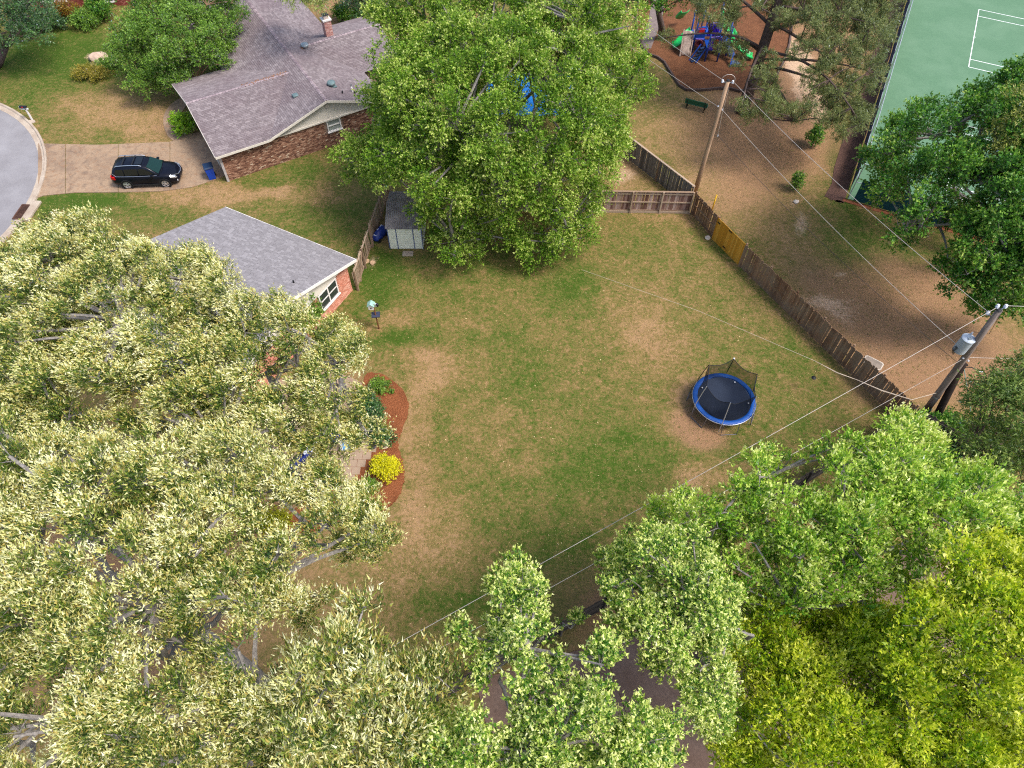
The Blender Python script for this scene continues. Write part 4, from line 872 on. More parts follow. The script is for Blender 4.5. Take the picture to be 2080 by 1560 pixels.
# ------------------------------------------------------------------ black SUV
wr, wf = PV(259, 374, .36), PV(337, 371, .36)
cd_ = (wf - wr); cd_.z = 0; cd_.normalize(); cs_ = Vector((-cd_.y, cd_.x, 0))       # cs_ points away from the camera
mid = (wr + wf) / 2 + cs_ * .80
def CP(x, y, z): p = mid + cd_ * x + cs_ * y; return Vector((p.x, p.y, z))
car = thing('parked_car', 'black SUV with silver roof rails parked on the aggregate driveway', 'car', (mid.x, mid.y, 0))
t = NT('black_car_paint'); n = t.noise(3, 3, .5, t.pos()); t.bsdf(col(.004, .005, .011), .3, 0, .22, coat=.12); M_CAR = t.m
M_CHR = plain('chrome_trim', srgb(214, 218, 226), .15, .9, .5, .03); M_TYRE = plain('tyre_rubber', srgb(22, 22, 22), .85); M_ALLOY = plain('alloy', srgb(205, 208, 214), .25, .7, .5, .04); M_PLAS = plain('black_plastic', srgb(30, 31, 34), .6)
secs = [  # x, half width, z bottom, z beltline, crown
    (-2.28, .70, .48, .80, .02), (-2.24, .82, .40, 1.02, .04), (-2.05, .90, .34, 1.10, .05), (-1.4, .92, .28, 1.09, .05), (-.4, .925, .27, 1.06, .05), (.55, .92, .27, 1.04, .05),
    (1.0, .915, .28, 1.03, .06), (1.45, .90, .30, .99, .06), (1.85, .86, .32, .92, .06), (2.12, .76, .34, .82, .06), (2.27, .58, .38, .70, .04), (2.31, .42, .42, .60, .02)]
rings = []
for x, hw, zb, zt, crn in secs:
    half = [(hw * .88, zb), (hw * .97, zb + .08), (hw, zb + (zt - zb) * .35), (hw * .985, zb + (zt - zb) * .62), (hw * .97, zt - .10), (hw * .91, zt - .02), (hw * .6, zt + crn * .7), (0, zt + crn)]
    rings.append([CP(x, -a, b) for a, b in half] + [CP(x, a, b) for a, b in half[-2::-1]])
body = MB().loft(rings).build('body', M_CAR, car, True)
gs = [(-2.16, -2.16, .78, 1.08, 1.10), (-2.02, -2.0, .78, 1.42, .66), (-1.78, -1.75, .80, 1.60, .64), (-1.2, -1.2, .80, 1.66, .635), (-.4, -.4, .80, 1.68, .635), (.10, .10, .80, 1.64, .63), (.42, .42, .8, 1.54, .64), (1.12, 1.12, .80, 1.06, .8)]
grs = []
for x0, x1, hb, zt, ht in gs:
    ht = min(ht, hb); zb = 1.03; half = [(.84, zb), (.84 + (ht - .84) * .5 if zt > 1.2 else .84, zb + (zt - zb) * .5), (ht + .02, zt - .05), (ht - .05, zt), (ht * .5, zt + .025), (0, zt + .03)]
    grs.append([CP(x0, -a, b) for a, b in half] + [CP(x0, a, b) for a, b in half[-2::-1]])
MB().loft(grs).build('roof', M_CAR, car, True)
def cq(name, pts, m_, off=.012, parent=None, th=.008):
    return MB().slab(pts, th).build(name, m_, parent or car)
def side_glass(sy, x0, x1, x0t, x1t, zb=1.10, zt=1.52):
    def yy(z_): return (.84 - (.84 - .655) * (z_ - 1.03) / .6) + .022
    q = [CP(x0, sy * yy(zb), zb), CP(x1, sy * yy(zb), zb), CP(x1t, sy * yy(zt), zt), CP(x0t, sy * yy(zt), zt)]
    return MB().add(q + [p - cs_ * sy * .015 for p in q], [(0, 1, 2, 3), (7, 6, 5, 4), (0, 4, 5, 1), (1, 5, 6, 2), (2, 6, 7, 3), (3, 7, 4, 0)]).build('side_window', M_TINT, car)
for sy in (-1, 1):
    side_glass(sy, -1.95, -1.25, -1.72, -1.25); side_glass(sy, -1.18, -.28, -1.18, -.28); side_glass(sy, -.20, .92, -.20, .22)
    MB().tube([CP(-2.0, sy * .865, 1.34), CP(-1.8, sy * .905, 1.10), CP(-1.2, sy * .915, 1.075), CP(.3, sy * .912, 1.06), CP(.98, sy * .88, 1.05)], .014, 6).build('window_trim', M_CHR, car)
    rl = MB().tube([CP(-1.72, sy * .59, 1.66), CP(-1.62, sy * .585, 1.73), CP(-.9, sy * .585, 1.755), CP(-.1, sy * .585, 1.735), CP(.08, sy * .59, 1.66)], .026, 8).build('roof_rail', M_CHR, car)
    mr = MB().loft([[CP(.68 + dx, sy * (.93 + dy), z_) for dx, z_ in ((-.09, 1.06), (.09, 1.07), (.08, 1.18), (-.08, 1.18))] for dy in (0, .09, .17)]).build('mirror', M_CAR, car, bevel=.015)
    # lamps
    MB().add([CP(1.80, sy * .868, .90), CP(2.12, sy * .775, .80), CP(2.2, sy * .64, .76), CP(2.10, sy * .62, .86), CP(1.85, sy * .74, .955), CP(1.80, sy * .84, .73), CP(2.13, sy * .75, .70), CP(2.22, sy * .62, .68), CP(2.0, sy * .6, .7), CP(1.8, sy * .7, .7)],
        [(0, 1, 2, 3, 4), (0, 5, 6, 1), (1, 6, 7, 2), (2, 7, 8, 3), (3, 8, 9, 4), (4, 9, 5, 0), (5, 9, 8, 7, 6)]).build('headlight', plain('lamp_glass', srgb(176, 182, 190), .15, .5, .6, .05), car)
    MB().loft([[CP(-2.2 + dx, sy * (y_ + oy), z_) for y_, z_ in ((.62, .84), (.84, .82), (.84, 1.04), (.66, 1.08))] for dx, oy in ((-.03, 0), (.1, .05), (.26, .085))]).build('tail_light', plain('red_lens', srgb(206, 20, 24), .2, 0, .6, .08), car)
    MB().lathe([(0, 0), (.07, .005), (.07, .03), (0, .04)], CP(2.17, sy * .66, .47), 10, Matrix((cs_, Vector((0, 0, 1)), cd_)).transposed()).build('fog_light', M_PORC, car)
    for wx in (-1.33, 1.33):
        c_ = CP(wx, sy * .80, .36); Mw = Matrix((cd_, Vector((0, 0, 1)), cs_ * sy)).transposed()
        MB().lathe([(.40, .085), (.42, .10), (.42, .135), (.37, .138), (.37, .10)], c_, 24, Mw).build('wheel_arch', M_PLAS, car)
        wh = MB().lathe([(.20, -.10), (.32, -.11), (.355, -.07), (.36, .06), (.335, .115), (.25, .12), (.24, .07)], c_, 28, Mw).build('wheel', M_TYRE, car)
        rm_ = MB(); rm_.lathe([(.245, .06), (.25, .125), (.225, .125), (.215, .07)], c_, 28, Mw); rm_.lathe([(0, .12), (.05, .125), (.05, .08)], c_, 12, Mw)
        for k in range(10):
            a = 2 * math.pi * (k // 2) / 5 + (.16 if k % 2 else -.16) + .3; d_ = Mw @ Vector((math.cos(a), math.sin(a), 0)); rm_.beam(c_ + cs_ * sy * .11 + d_ * .04, c_ + cs_ * sy * .105 + d_ * .235, .045, .02, up=cs_)
        rm_.build('rim', M_ALLOY, wh)
    MB().beam(CP(-.95, sy * .93, .33), CP(.95, sy * .93, .33), .05, .1).build('sill_moulding', M_PLAS, car)
    for xx in (-.95, .12): MB().beam(CP(xx, sy * .935, .86), CP(xx + .2, sy * .935, .865), .03, .035).build('door_handle', M_CAR, car)
for xx in (-1.25, -.55): MB().beam(CP(xx, -.58, 1.745), CP(xx, .58, 1.745), .07, .03).build('cross_bar', M_PLAS, car)
t = NT('green_tint_windscreen'); t.bsdf(col(.006, .028, .022), .08, 0, .4); 
MB().add([CP(1.08, -.74, 1.115), CP(1.08, .74, 1.115), CP(.40, .585, 1.60), CP(.40, -.585, 1.60), CP(1.16, 0, 1.13), CP(.45, 0, 1.615)], [(0, 4, 5, 3), (4, 1, 2, 5)]).build('windscreen', t.m, car, True, fix=False)
q = [CP(-.1, -.42, 1.716), CP(.12, -.42, 1.69), CP(.12, .42, 1.69), CP(-.1, .42, 1.716)]
MB().slab([CP(-.42, -.44, 1.722), CP(.05, -.44, 1.712), CP(.05, .44, 1.712), CP(-.42, .44, 1.722)], .01).build('sunroof', M_TINT, car)
MB().slab([CP(-2.13, -.6, 1.16), CP(-2.13, .6, 1.16), CP(-1.98, .5, 1.5), CP(-1.98, -.5, 1.5)], .03).build('rear_window', M_TINT, car)
MB().tube([CP(2.06, -.60, .875), CP(2.26, -.35, .76), CP(2.32, 0, .74), CP(2.26, .35, .76), CP(2.06, .60, .875)], .025, 6).build('grille_bar', M_CHR, car)
MB().loft([[CP(2.30 - .35 * abs(y_) ** 2, y_, z_) for z_ in (.44, .60)] + [CP(2.2 - .35 * abs(y_) ** 2, y_, z_) for z_ in (.60, .44)] for y_ in np.linspace(-.6, .6, 7)]).build('grille', M_PLAS, car)
MB().beam(CP(1.22, -.6, 1.10), CP(1.2, .1, 1.12), .02, .012).build('wiper', M_PLAS, car)

# ------------------------------------------------------------------ blue wheeled bin
bb = PV(432, 362); bn = thing('recycling_bin', 'blue wheeled recycling bin with dark blue lid beside the brick garage corner', 'bin', bb); Mb = Matrix.Rotation(R(25), 3, 'Z')
def B_(x, y, z): return bb + Mb @ Vector((x, y, z))
M_BLUE = plain('blue_plastic', srgb(18, 70, 178), .45, 0, .4, .1, 3); M_NAVY = plain('navy_plastic', srgb(24, 48, 78), .5, 0, .4, .15, 3)
MB().loft([[B_(a * w_, b * d_ + y_, z_) for a, b in ((-1, -1), (1, -1), (1, 1), (-1, 1))] for w_, d_, z_, y_ in ((.23, .24, .06, 0), (.26, .28, .5, .01), (.30, .33, .98, .02), (.32, .35, 1.0, .02))]).build('bin_body', M_BLUE, bn, bevel=.02)
ld = MB().loft([[B_(a * w_, b * d_ + y_, z_) for a, b in ((-1, -1), (1, -1), (1, 1), (-1, 1))] for w_, d_, z_, y_ in ((.33, .38, 1.0, .04), (.34, .39, 1.05, .04), (.26, .30, 1.11, .05))]).build('lid', M_NAVY, bn, bevel=.015)
for k in range(3): MB().beam(B_(-.16 + .16 * k, -.18, 1.117), B_(-.16 + .16 * k, .3, 1.117), .03, .02).build('lid_rib', M_NAVY, ld)
MB().tube([B_(-.26, .42, .96), B_(.26, .42, .96)], .02, 8).build('handle', M_NAVY, bn)
for s_ in (-1, 1): MB().lathe([(.05, -.03), (.13, -.03), (.13, .03), (.05, .03)], B_(s_ * .27, .28, .13), 14, Mb @ Matrix.Rotation(R(90), 3, 'Y')).build('wheel', M_TYRE, bn)

# ------------------------------------------------------------------ mailbox
mb_ = PV(66, 244); ml = thing('mailbox', 'white and dark mailbox on a leaning post beside the kerb', 'mailbox', mb_)
MB().box(mb_ + Vector((0, 0, .5)), (.1, .1, 1.0)).build('post', M_WHITE, ml); MB().beam(mb_ + Vector((-.35, .0, .98)), mb_ + Vector((.2, .0, .98)), .1, .08).build('arm', M_WHITE, ml)
MB().loft([[mb_ + Vector((x, .13 * math.cos(a), 1.12 + .13 * math.sin(a) if a > 0 else 1.03)) for a in list(np.linspace(0.001, math.pi - .001, 9)) + [math.pi * 1.0001]] for x in (-.36, .16)]).build('box', plain('mailbox_black', srgb(26, 30, 40), .4), ml)
MB().box(mb_ + Vector((-.37, 0, 1.12)), (.02, .2, .2)).build('door', M_PORC, ml); MB().box(mb_ + Vector((-.1, -.15, 1.2)), (.12, .015, .1)).build('flag', plain('flag_red', srgb(180, 40, 36)), ml)
MB().prism([(mb_.x + .35 * math.cos(a), mb_.y - .25 + .22 * math.sin(a)) for a in np.linspace(0, 6.28, 10)[:-1]], 0, .06).build('base_stone', M_CONC, ml)

# ------------------------------------------------------------------ bird feeder post
fb = PV(770, 668); bf = thing('bird_feeder', 'pale green and white bird house on a rusty post with a dark square tray', 'bird feeder', fb)
MB().tube([fb, fb + Vector((-.03, .02, 1.2)), fb + Vector((-.05, .05, 2.15))], [.05, .045, .04], 8).build('post', plain('rusty_wood', srgb(112, 70, 40), .9), bf)
MB().box(fb + Vector((-.03, .05, 1.25)), (.5, .42, .06), Matrix.Rotation(.15, 3, 'Z')).build('tray', plain('tray_navy', srgb(52, 56, 76), .6), bf)
hb = fb + Vector((-.2, .1, 1.95)); hs = MB().box(hb, (.3, .3, .32)).build('house', M_WHITE, bf)
MB().slab([hb + Vector((-.22, -.2, .14)), hb + Vector((-.22, .2, .14)), hb + Vector((0, .2, .34)), hb + Vector((0, -.2, .34))], .03).build('roof', plain('mint_paint', srgb(150, 190, 176), .6), bf)
MB().slab([hb + Vector((.22, -.2, .14)), hb + Vector((.22, .2, .14)), hb + Vector((0, .2, .34)), hb + Vector((0, -.2, .34))], .03).build('roof', plain('mint_paint', srgb(150, 190, 176), .6), bf)
MB().lathe([(.05, 0), (.05, .01), (0, .012)], hb + Vector((0, -.155, 0)), 12, Matrix.Rotation(R(90), 3, 'X')).build('entrance', M_BLACK, hs)
for k in range(2): MB().lathe([(.0, 0), (.07, .01), (.07, .2), (.02, .24)], hb + Vector((.28 + .12 * k, .05 - .1 * k, -.05 + .12 * k)), 10).build('feeder_tube', M_BLACK if k else M_PORC, bf)
MB().tube([fb + Vector((-.05, .05, 2.1)), fb + Vector((.2, .05, 2.2)), fb + Vector((.3, .08, 2.12))], .012, 6).build('hook', M_BLACK, bf)

# ------------------------------------------------------------------ yellow marker post, stones, vault lid
ym = PV(1446, 428); o = thing('marker_post', 'slim yellow plastic marker post standing behind the brown fence', 'marker post', ym)
MB().tube([ym, ym + Vector((0, 0, 1.35))], .05, 10).build('tube', plain('marker_yellow', srgb(232, 184, 40), .5, 0, .4, .1), o, True); MB().lathe([(.055, 0), (.055, .04), (.02, .07)], ym + Vector((0, 0, 1.34)), 10).build('cap', plain('marker_yellow', srgb(232, 184, 40)), o)
def rock(px, py, r_, m_, label, name='rock'):
    c_ = PV(px, py); bm = bmesh.new(); bmesh.ops.create_icosphere(bm, subdivisions=2, radius=r_)
    for v in bm.verts: v.co *= 1 + random.uniform(-.18, .18); v.co.z *= .55
    me = bpy.data.meshes.new(name); bm.to_mesh(me); bm.free(); me.materials.append(m_); o = bpy.data.objects.new(name, me); COL.objects.link(o); o.location = c_ + Vector((0, 0, r_ * .3)); o.rotation_euler.z = random.random() * 6
    return tag(o, label, 'rock')
M_ROCK = plain('pale_stone', srgb(206, 192, 176), .9, 0, .2, .2, 6)
rock(1437, 484, .2, M_ROCK, 'white stone lying in the lawn below the yellow gate'); rock(1617, 411, .2, M_ROCK, 'pale stone on the park grass beside the small sapling'); rock(743, 531, .24, plain('tan_stone', srgb(196, 162, 128), .9), 'tan stone beside the old leaning fence')
rock(757, 535, .2, plain('tan_stone', srgb(196, 162, 128), .9), 'smaller tan stone right of the stone at the leaning fence'); rock(202, 121, .7, plain('sandstone', srgb(196, 170, 150), .9, 0, .2, .2), 'broad pale boulder behind the yellow ground shrub')
vl = PV(1773, 738); vt = thing('vault_lid', 'grey rectangular utility lid with white rim in the dirt behind the fence', 'utility lid', vl); Mv = Matrix.Rotation(R(-36), 3, 'Z')
def rr(wx, wy, c_=.1): return [(vl + Mv @ Vector((x, y, 0)))[:2] for x, y in ((-wx + c_, -wy), (wx - c_, -wy), (wx, -wy + c_), (wx, wy - c_), (wx - c_, wy), (-wx + c_, wy), (-wx, wy - c_), (-wx, -wy + c_))]
MB().prism(rr(.56, .34), -.05, .07).build('rim', plain('rim_concrete', srgb(196, 184, 170), .85), vt); MB().prism(rr(.50, .28), -.05, .085).build('lid', plain('lid_grey', srgb(136, 124, 112), .85), vt)

# ------------------------------------------------------------------ park bench
ba, bb2 = PV(1390, 219), PV(1432, 230); bd = (bb2 - ba); Lb_ = bd.length; bd.normalize(); bnr = Vector((-bd.y, bd.x, 0)); bcn = (ba + bb2) / 2
be = thing('park_bench', 'dark green slatted park bench on the bare ground by the playground', 'bench', bcn); M_GRN = plain('bench_green', srgb(16, 84, 58), .5, 0, .4, .1); Mbn = Matrix.Rotation(math.atan2(bd.y, bd.x), 3, 'Z')
BP = lambda x, y, z: bcn + bd * x + bnr * y + Vector((0, 0, z))
for k in range(4): MB().beam(BP(-.9, .02 + k * .13, .45), BP(.9, .02 + k * .13, .45), .11, .04).build('seat_slat', M_GRN, be)
for k in range(3): MB().beam(BP(-.9, -.06 - .03 * k, .58 + k * .14), BP(.9, -.06 - .03 * k, .58 + k * .14), .04, .12).build('back_slat', M_GRN, be)
for x in (-.72, .72):
    MB().beam(BP(x, .4, 0), BP(x, .4, .45), .06, .06, up=bd).build('leg', M_BLACK, be); MB().beam(BP(x, 0, 0), BP(x, -.12, .95), .06, .06, up=bd).build('leg', M_BLACK, be); MB().beam(BP(x, -.02, .42), BP(x, .45, .42), .06, .05).build('bracket', M_BLACK, be)

# ------------------------------------------------------------------ playground structure
po = PV(1444, 126); ps_ = thing('play_structure', 'blue climbing structure with green slides and purple panels on brown mulch', 'playground', po)
G = lambda x, y, z: po + Vector((x, y, z))
M_PB = plain('play_blue', srgb(20, 70, 156), .4, 0, .5, .1, 3); M_PP = plain('play_purple', srgb(74, 44, 176), .5, 0, .4, .12); M_PG = plain('slide_green', srgb(28, 190, 92), .35, 0, .5, .12, 2); M_PR = plain('play_red', srgb(196, 40, 40), .5); M_PT = plain('climb_tan', srgb(178, 158, 146), .8, 0, .2, .2, 5); M_PN = plain('play_navy', srgb(36, 58, 92), .6)
posts = [(-.55, 0, 2.6), (.5, 0, 2.6), (-.7, 1.5, 3.1), (.6, 1.5, 3.1), (-.75, 2.9, 3.6), (.7, 2.9, 3.6), (1.4, .9, 2.6), (1.6, 2.1, 2.6), (-1.5, 1.3, 3.0), (-1.6, 2.7, 3.0)]
for x, y, h in posts: pp = MB().tube([G(x, y, 0), G(x, y, h)], .07, 10).build('post', M_PB, ps_, True); MB().lathe([(.08, 0), (.08, .05), (.0, .09)], G(x, y, h), 10).build('post_cap', M_PB, pp)
for x0, x1, y0, y1, z in ((-.55, .5, 0, 1.5, 1.1), (-.7, .65, 1.5, 2.9, 1.5), (-1.6, -.7, 1.3, 2.7, 1.3), (.5, 1.5, .9, 2.1, 1.2)):
    MB().box(G((x0 + x1) / 2, (y0 + y1) / 2, z), (x1 - x0 + .1, y1 - y0 + .1, .09)).build('deck', M_PB, ps_)
for y, z0, h in ((0, 1.15, 1.0), (1.5, 1.55, 1.0)):
    MB().box(G(-.02, y - .05, z0 + h / 2), (.95, .06, h)).build('panel', M_PP, ps_)
    MB().tube([G(-.5, y - .1, z0 + h), G(-.25, y - .1, z0 + h + .1), G(0, y - .1, z0 + h + .14), G(.25, y - .1, z0 + h + .1), G(.46, y - .1, z0 + h)], .035, 8).build('panel_rail', plain('play_lilac', srgb(126, 104, 206), .5), ps_)
for k in range(4):
    MB().lathe([(0, 0), (.11, .01), (.11, .05), (0, .06)], G(.02 + .05 * (k % 2), -.09, 1.25 + .24 * k), 10, Matrix.Rotation(R(90), 3, 'X')).build('knob', M_PR, ps_)
    MB().box(G(-.02 + random.uniform(-.1, .1), -.1, 1.3 + .2 * k), (.2, .05, .08)).build('panel_tile', M_PR, ps_)
for k in range(7): MB().tube([G(-.4 + .13 * k, 1.4, 1.6), G(-.4 + .13 * k, 1.4, 2.5)], .025, 6).build('bar', M_PP, ps_)
MB().box(G(-1.1, 1.25, 1.9), (.75, .06, .9)).build('panel', M_PB, ps_)
MB().box(G(-1.1, 1.2, 2.1), (.5, .06, .32)).build('window_panel', M_PR, ps_)
for z in (1.35, 2.2): MB().tube([G(-1.45, 1.2, z), G(-.75, 1.2, z)], .035, 8).build('rail', plain('play_lilac', srgb(126, 104, 206), .5), ps_)
MB().lathe([(.30, -.05), (.34, 0), (.30, .05), (.2, .04), (.2, -.04)], G(-1.1, 1.18, 1.0), 20, Matrix.Rotation(R(90), 3, 'X')).build('crawl_ring', plain('play_maroon', srgb(92, 36, 44), .6), ps_)
# tan climbing wall
cw = MB(); rws = []
for k in range(8):
    f_ = k / 7; z = 1.7 * f_ + .1; y = .75 + .9 * f_; rws.append([G(-2.55 + x + .12 * f_, y + .05 * math.sin(k * 2.2 + x * 5), z + .05 * math.sin(k * 1.7 + x * 9)) for x in np.linspace(0, .75, 6)] + [G(-2.55 + x + .12 * f_, y + .14, z - .06) for x in np.linspace(.75, 0, 6)])
cw.loft(rws).build('climbing_wall', M_PT, ps_, True)
for x in (-2.6, -1.72): MB().beam(G(x, .72, .05), G(x + .12, 1.7, 1.95), .09, .14).build('wall_edge', M_PT, ps_)
# slides: a trough swept along a path
def slide(path, w_=.36, d_=.18, name='slide'):
    rg = []
    for i, p in enumerate(path):
        p = Vector(p); d = (Vector(path[min(i + 1, len(path) - 1)]) - Vector(path[max(i - 1, 0)])); d.z = 0; d.normalize(); s_ = Vector((-d.y, d.x, 0)); Z = Vector((0, 0, 1))
        rg.append([G(*p) + s_ * a + Z * b for a, b in ((-w_, d_), (-w_ * .8, d_ * .1), (-w_ * .4, 0), (w_ * .4, 0), (w_ * .8, d_ * .1), (w_, d_), (w_ + .06, d_), (w_ * .9, -.02), (w_ * .4, -.08), (-w_ * .4, -.08), (-w_ * .9, -.02), (-w_ - .06, d_))])
    return MB().loft(rg).build(name, M_PG, ps_, True)
slide([(.9, 3.3, 1.9), (1.3, 3.0, 1.6), (1.75, 2.4, 1.35), (1.9, 1.9, 1.25)]); slide([(1.5, 1.5, 1.25), (2.0, 1.2, .95), (2.6, .85, .65), (3.2, .5, .32), (3.6, .45, .25)])
slide([(-1.6, 2.5, 1.35), (-2.1, 2.3, 1.0), (-2.7, 2.0, .5), (-3.1, 1.9, .3)]); slide([(-1.9, 5.2, 1.6), (-2.0, 5.6, 1.2), (-2.1, 6.1, .6)])
MB().loft([[G(.75 + x, 2.75 + y, z) for x, y in ((-.06, -.3), (.06, -.3), (.06, .3), (-.06, .3))] for x, y, z in ((0, 0, 1.6), (.02, 0, 2.4), (.1, 0, 3.0))]).build('slide_hood', M_PG, ps_)
# blue ladder steps lower left, curved climber lower right
for k in range(5):
    MB().box(G(-1.5 + .18 * k, -.05 + .16 * k, .12 + .2 * k), (.62, .22, .07), Matrix.Rotation(.5, 3, 'Z')).build('step', M_PN, ps_)
for s_ in (-1, 1): MB().beam(G(-1.62 + .25 * s_, -.1 - .2 * s_, .05), G(-.72 + .25 * s_, .66 - .2 * s_, 1.1), .06, .12).build('stringer', M_PB, ps_)
q = [G(1.5, -.75, .02), G(2.5, -.85, .02), G(2.05, -.1, .02), G(1.75, -.05, .02)]
MB().prism([(p.x, p.y) for p in q], 0, .28).build('base_block', plain('play_slate', srgb(70, 88, 124), .6), ps_)
MB().beam(G(1.5, -.8, .05), G(1.75, .05, .9), .1, .3).build('step_side', M_PB, ps_); MB().beam(G(1.75, .1, .5), G(1.2, 1.0, 1.25), .6, .1).build('ramp', M_PN, ps_)
# blue covering behind the big tree
bp = PV(1075, 238); tp = thing('blue_canopy', 'bright blue fabric canopy glimpsed through gaps in the big green tree', 'canopy', bp)
t = NT('blue_fabric'); n = t.noise(1.2, 5, .6, t.pos()); t.bsdf(t.ramp(n, [(.3, srgb(6, 92, 178)), (.7, srgb(20, 130, 214))]), .6, 0, .3); M_TARP = t.m
rows = []
for i in range(9):
    x = -3.3 + i * .825; rows.append([bp + Vector((x, y, 2.1 + 1.3 * (1 - abs(y) / 2.8) - .12 * math.sin(i * math.pi / 2) ** 2 + .03 * math.sin(5 * x + y)))for y in np.linspace(-2.8, 2.8, 9)])
vs = [p for r_ in rows for p in r_]; MB().add(vs, [(i * 9 + j, (i + 1) * 9 + j, (i + 1) * 9 + j + 1, i * 9 + j + 1) for i in range(8) for j in range(8)]).build('cover', M_TARP, tp, True, fix=False)
for x in (-3.2, 0, 3.2):
    for y in (-2.7, 2.7): MB().tube([bp + Vector((x, y, 0)), bp + Vector((x, y, 2.15))], .03, 8).build('leg', M_STEEL, tp)

# ------------------------------------------------------------------ court fence
cf = thing('court_fence', 'tall mesh fence with dark blue windscreen around the green tennis court', 'fence', court(fu, fv))
FH = 3.0; M_RAIL = plain('fence_rail', srgb(176, 182, 190), .4, .5, .4, .06)
t = NT('windscreen_fabric'); n = t.noise(2, 4, .6, t.pos()); t.bsdf(t.ramp(n, [(.3, srgb(24, 62, 70)), (.7, srgb(32, 80, 84))]), .8, 0, .2); M_SCR = t.m
t = NT('navy_windscreen'); n = t.noise(2, 4, .6, t.pos()); t.bsdf(t.ramp(n, [(.3, srgb(36, 44, 70)), (.7, srgb(54, 62, 88))]), .8, 0, .2); M_SCN = t.m
t = NT('chain_link'); tb = t.n('ShaderNodeBsdfTransparent'); db = t.n('ShaderNodeBsdfDiffuse'); db.inputs[0].default_value = col(.3, .33, .33); mx = t.n('ShaderNodeMixShader'); mx.inputs[0].default_value = .10; t.l(tb.outputs[0], mx.inputs[1]); t.l(db.outputs[0], mx.inputs[2]); t.l(mx.outputs[0], t.out.inputs[0]); M_LINK = t.m
for v_ in np.arange(fv, far_v, -3.05): MB().tube([court(fu, v_, 0), court(fu, v_, FH)], .035, 8).build('post', M_RAIL, cf)
for u_ in np.arange(fu + 3.05, fu + 47, 3.05): MB().tube([court(u_, fv, 0), court(u_, fv, FH)], .035, 8).build('post', M_RAIL, cf)
for z in (FH, 1.5):
    MB().tube([court(fu, fv, z), court(fu, far_v, z)], .03, 8).build('rail', M_RAIL, cf); MB().tube([court(fu, fv, z), court(fu + 47, fv, z)], .03, 8).build('rail', M_RAIL, cf)
def panel(a, b, z0, z1, m_, name, off, sag=0.0):
    n_ = 24; vs = []
    for k in range(n_ + 1):
        p = a.lerp(b, k / n_); w_ = .02 * math.sin(k * 1.9) * (1 if sag else 0)
        vs += [(p.x + off[0] + w_, p.y + off[1], z0), (p.x + off[0] + w_, p.y + off[1], z1 - sag * abs(math.sin(k * .8)))]
    return MB().add(vs, [(2 * k, 2 * k + 2, 2 * k + 3, 2 * k + 1) for k in range(n_)]).build(name, m_, cf, fix=False)
panel(court(fu, fv), court(fu, far_v), .05, FH, M_LINK, 'chain_link', (0, 0)); panel(court(fu, fv), court(fu + 47, fv), .05, FH, M_LINK, 'chain_link', (0, 0))
panel(court(fu, fv - 1.0), court(fu, far_v), .1, 1.9, M_SCN, 'windscreen', (-.05, 0), .15); panel(court(fu + .35, fv), court(fu + 47, fv), .05, 1.85, M_SCR, 'windscreen', (0, -.05), .1)

# ------------------------------------------------------------------ garden and patio objects
gp = PV(772, 482); cv = thing('covered_bundle', 'dark blue covered bundle with white marks tucked between fence and shed', 'bundle', gp)
M_DB = plain('mower_blue', srgb(22, 44, 118), .4, 0, .5, .15); Mm = Matrix.Rotation(R(60), 3, 'Z'); Q = lambda x, y, z: gp + Mm @ Vector((x, y, z))
MB().loft([[Q(x, w_ * math.cos(a), .18 + h * max(0, math.sin(a))) for a in np.linspace(0, math.pi, 9)] for x, w_, h in ((-.62, .12, .12), (-.5, .3, .32), (-.1, .34, .5), (.3, .32, .62), (.55, .26, .5), (.65, .1, .2))]).build('cover', M_DB, cv, True)
for x, y in ((-.4, -.3), (-.4, .3), (.4, -.3), (.4, .3)): MB().lathe([(.03, -.04), (.14, -.04), (.14, .04), (.03, .04)], Q(x, y, .14), 12, Mm @ Matrix.Rotation(R(90), 3, 'X')).build('wheel', M_TYRE, cv)
MB().box(Q(-.38, 0, .52), (.18, .2, .03), Mm).build('white_mark', M_PORC, cv); MB().box(Q(.05, .05, .7), (.26, .05, .03), Mm).build('white_mark', M_PORC, cv); MB().box(Q(.3, .02, .8), (.2, .05, .03), Mm).build('white_mark', M_PORC, cv)
st_ = PV(783, 908); sa = thing('garden_statue', 'small pale stone figure standing behind the yellow shrub', 'statue', st_)
MB().lathe([(.15, 0), (.15, .06), (.09, .1), (.13, .3), (.12, .45), (.06, .52), (.08, .6), (.05, .7), (0, .72)], st_, 12).build('figure', plain('statue_stone', srgb(206, 184, 166), .9), sa, True); MB().box(st_ + Vector((0, 0, .02)), (.36, .36, .06)).build('plinth', M_CONC, sa)
pt_ = PV(758, 910); pa = thing('flower_pot', 'dark blue glazed pot beside the small garden statue', 'pot', pt_)
MB().lathe([(.1, 0), (.16, .12), (.18, .26), (.2, .28), (.17, .29), (.15, .22)], pt_, 14).build('pot', plain('navy_glaze', srgb(26, 36, 74), .25), pa); MB().lathe([(.0, .2), (.16, .24)], pt_, 12).build('soil', plain('soil', srgb(60, 44, 34), .95), pa)
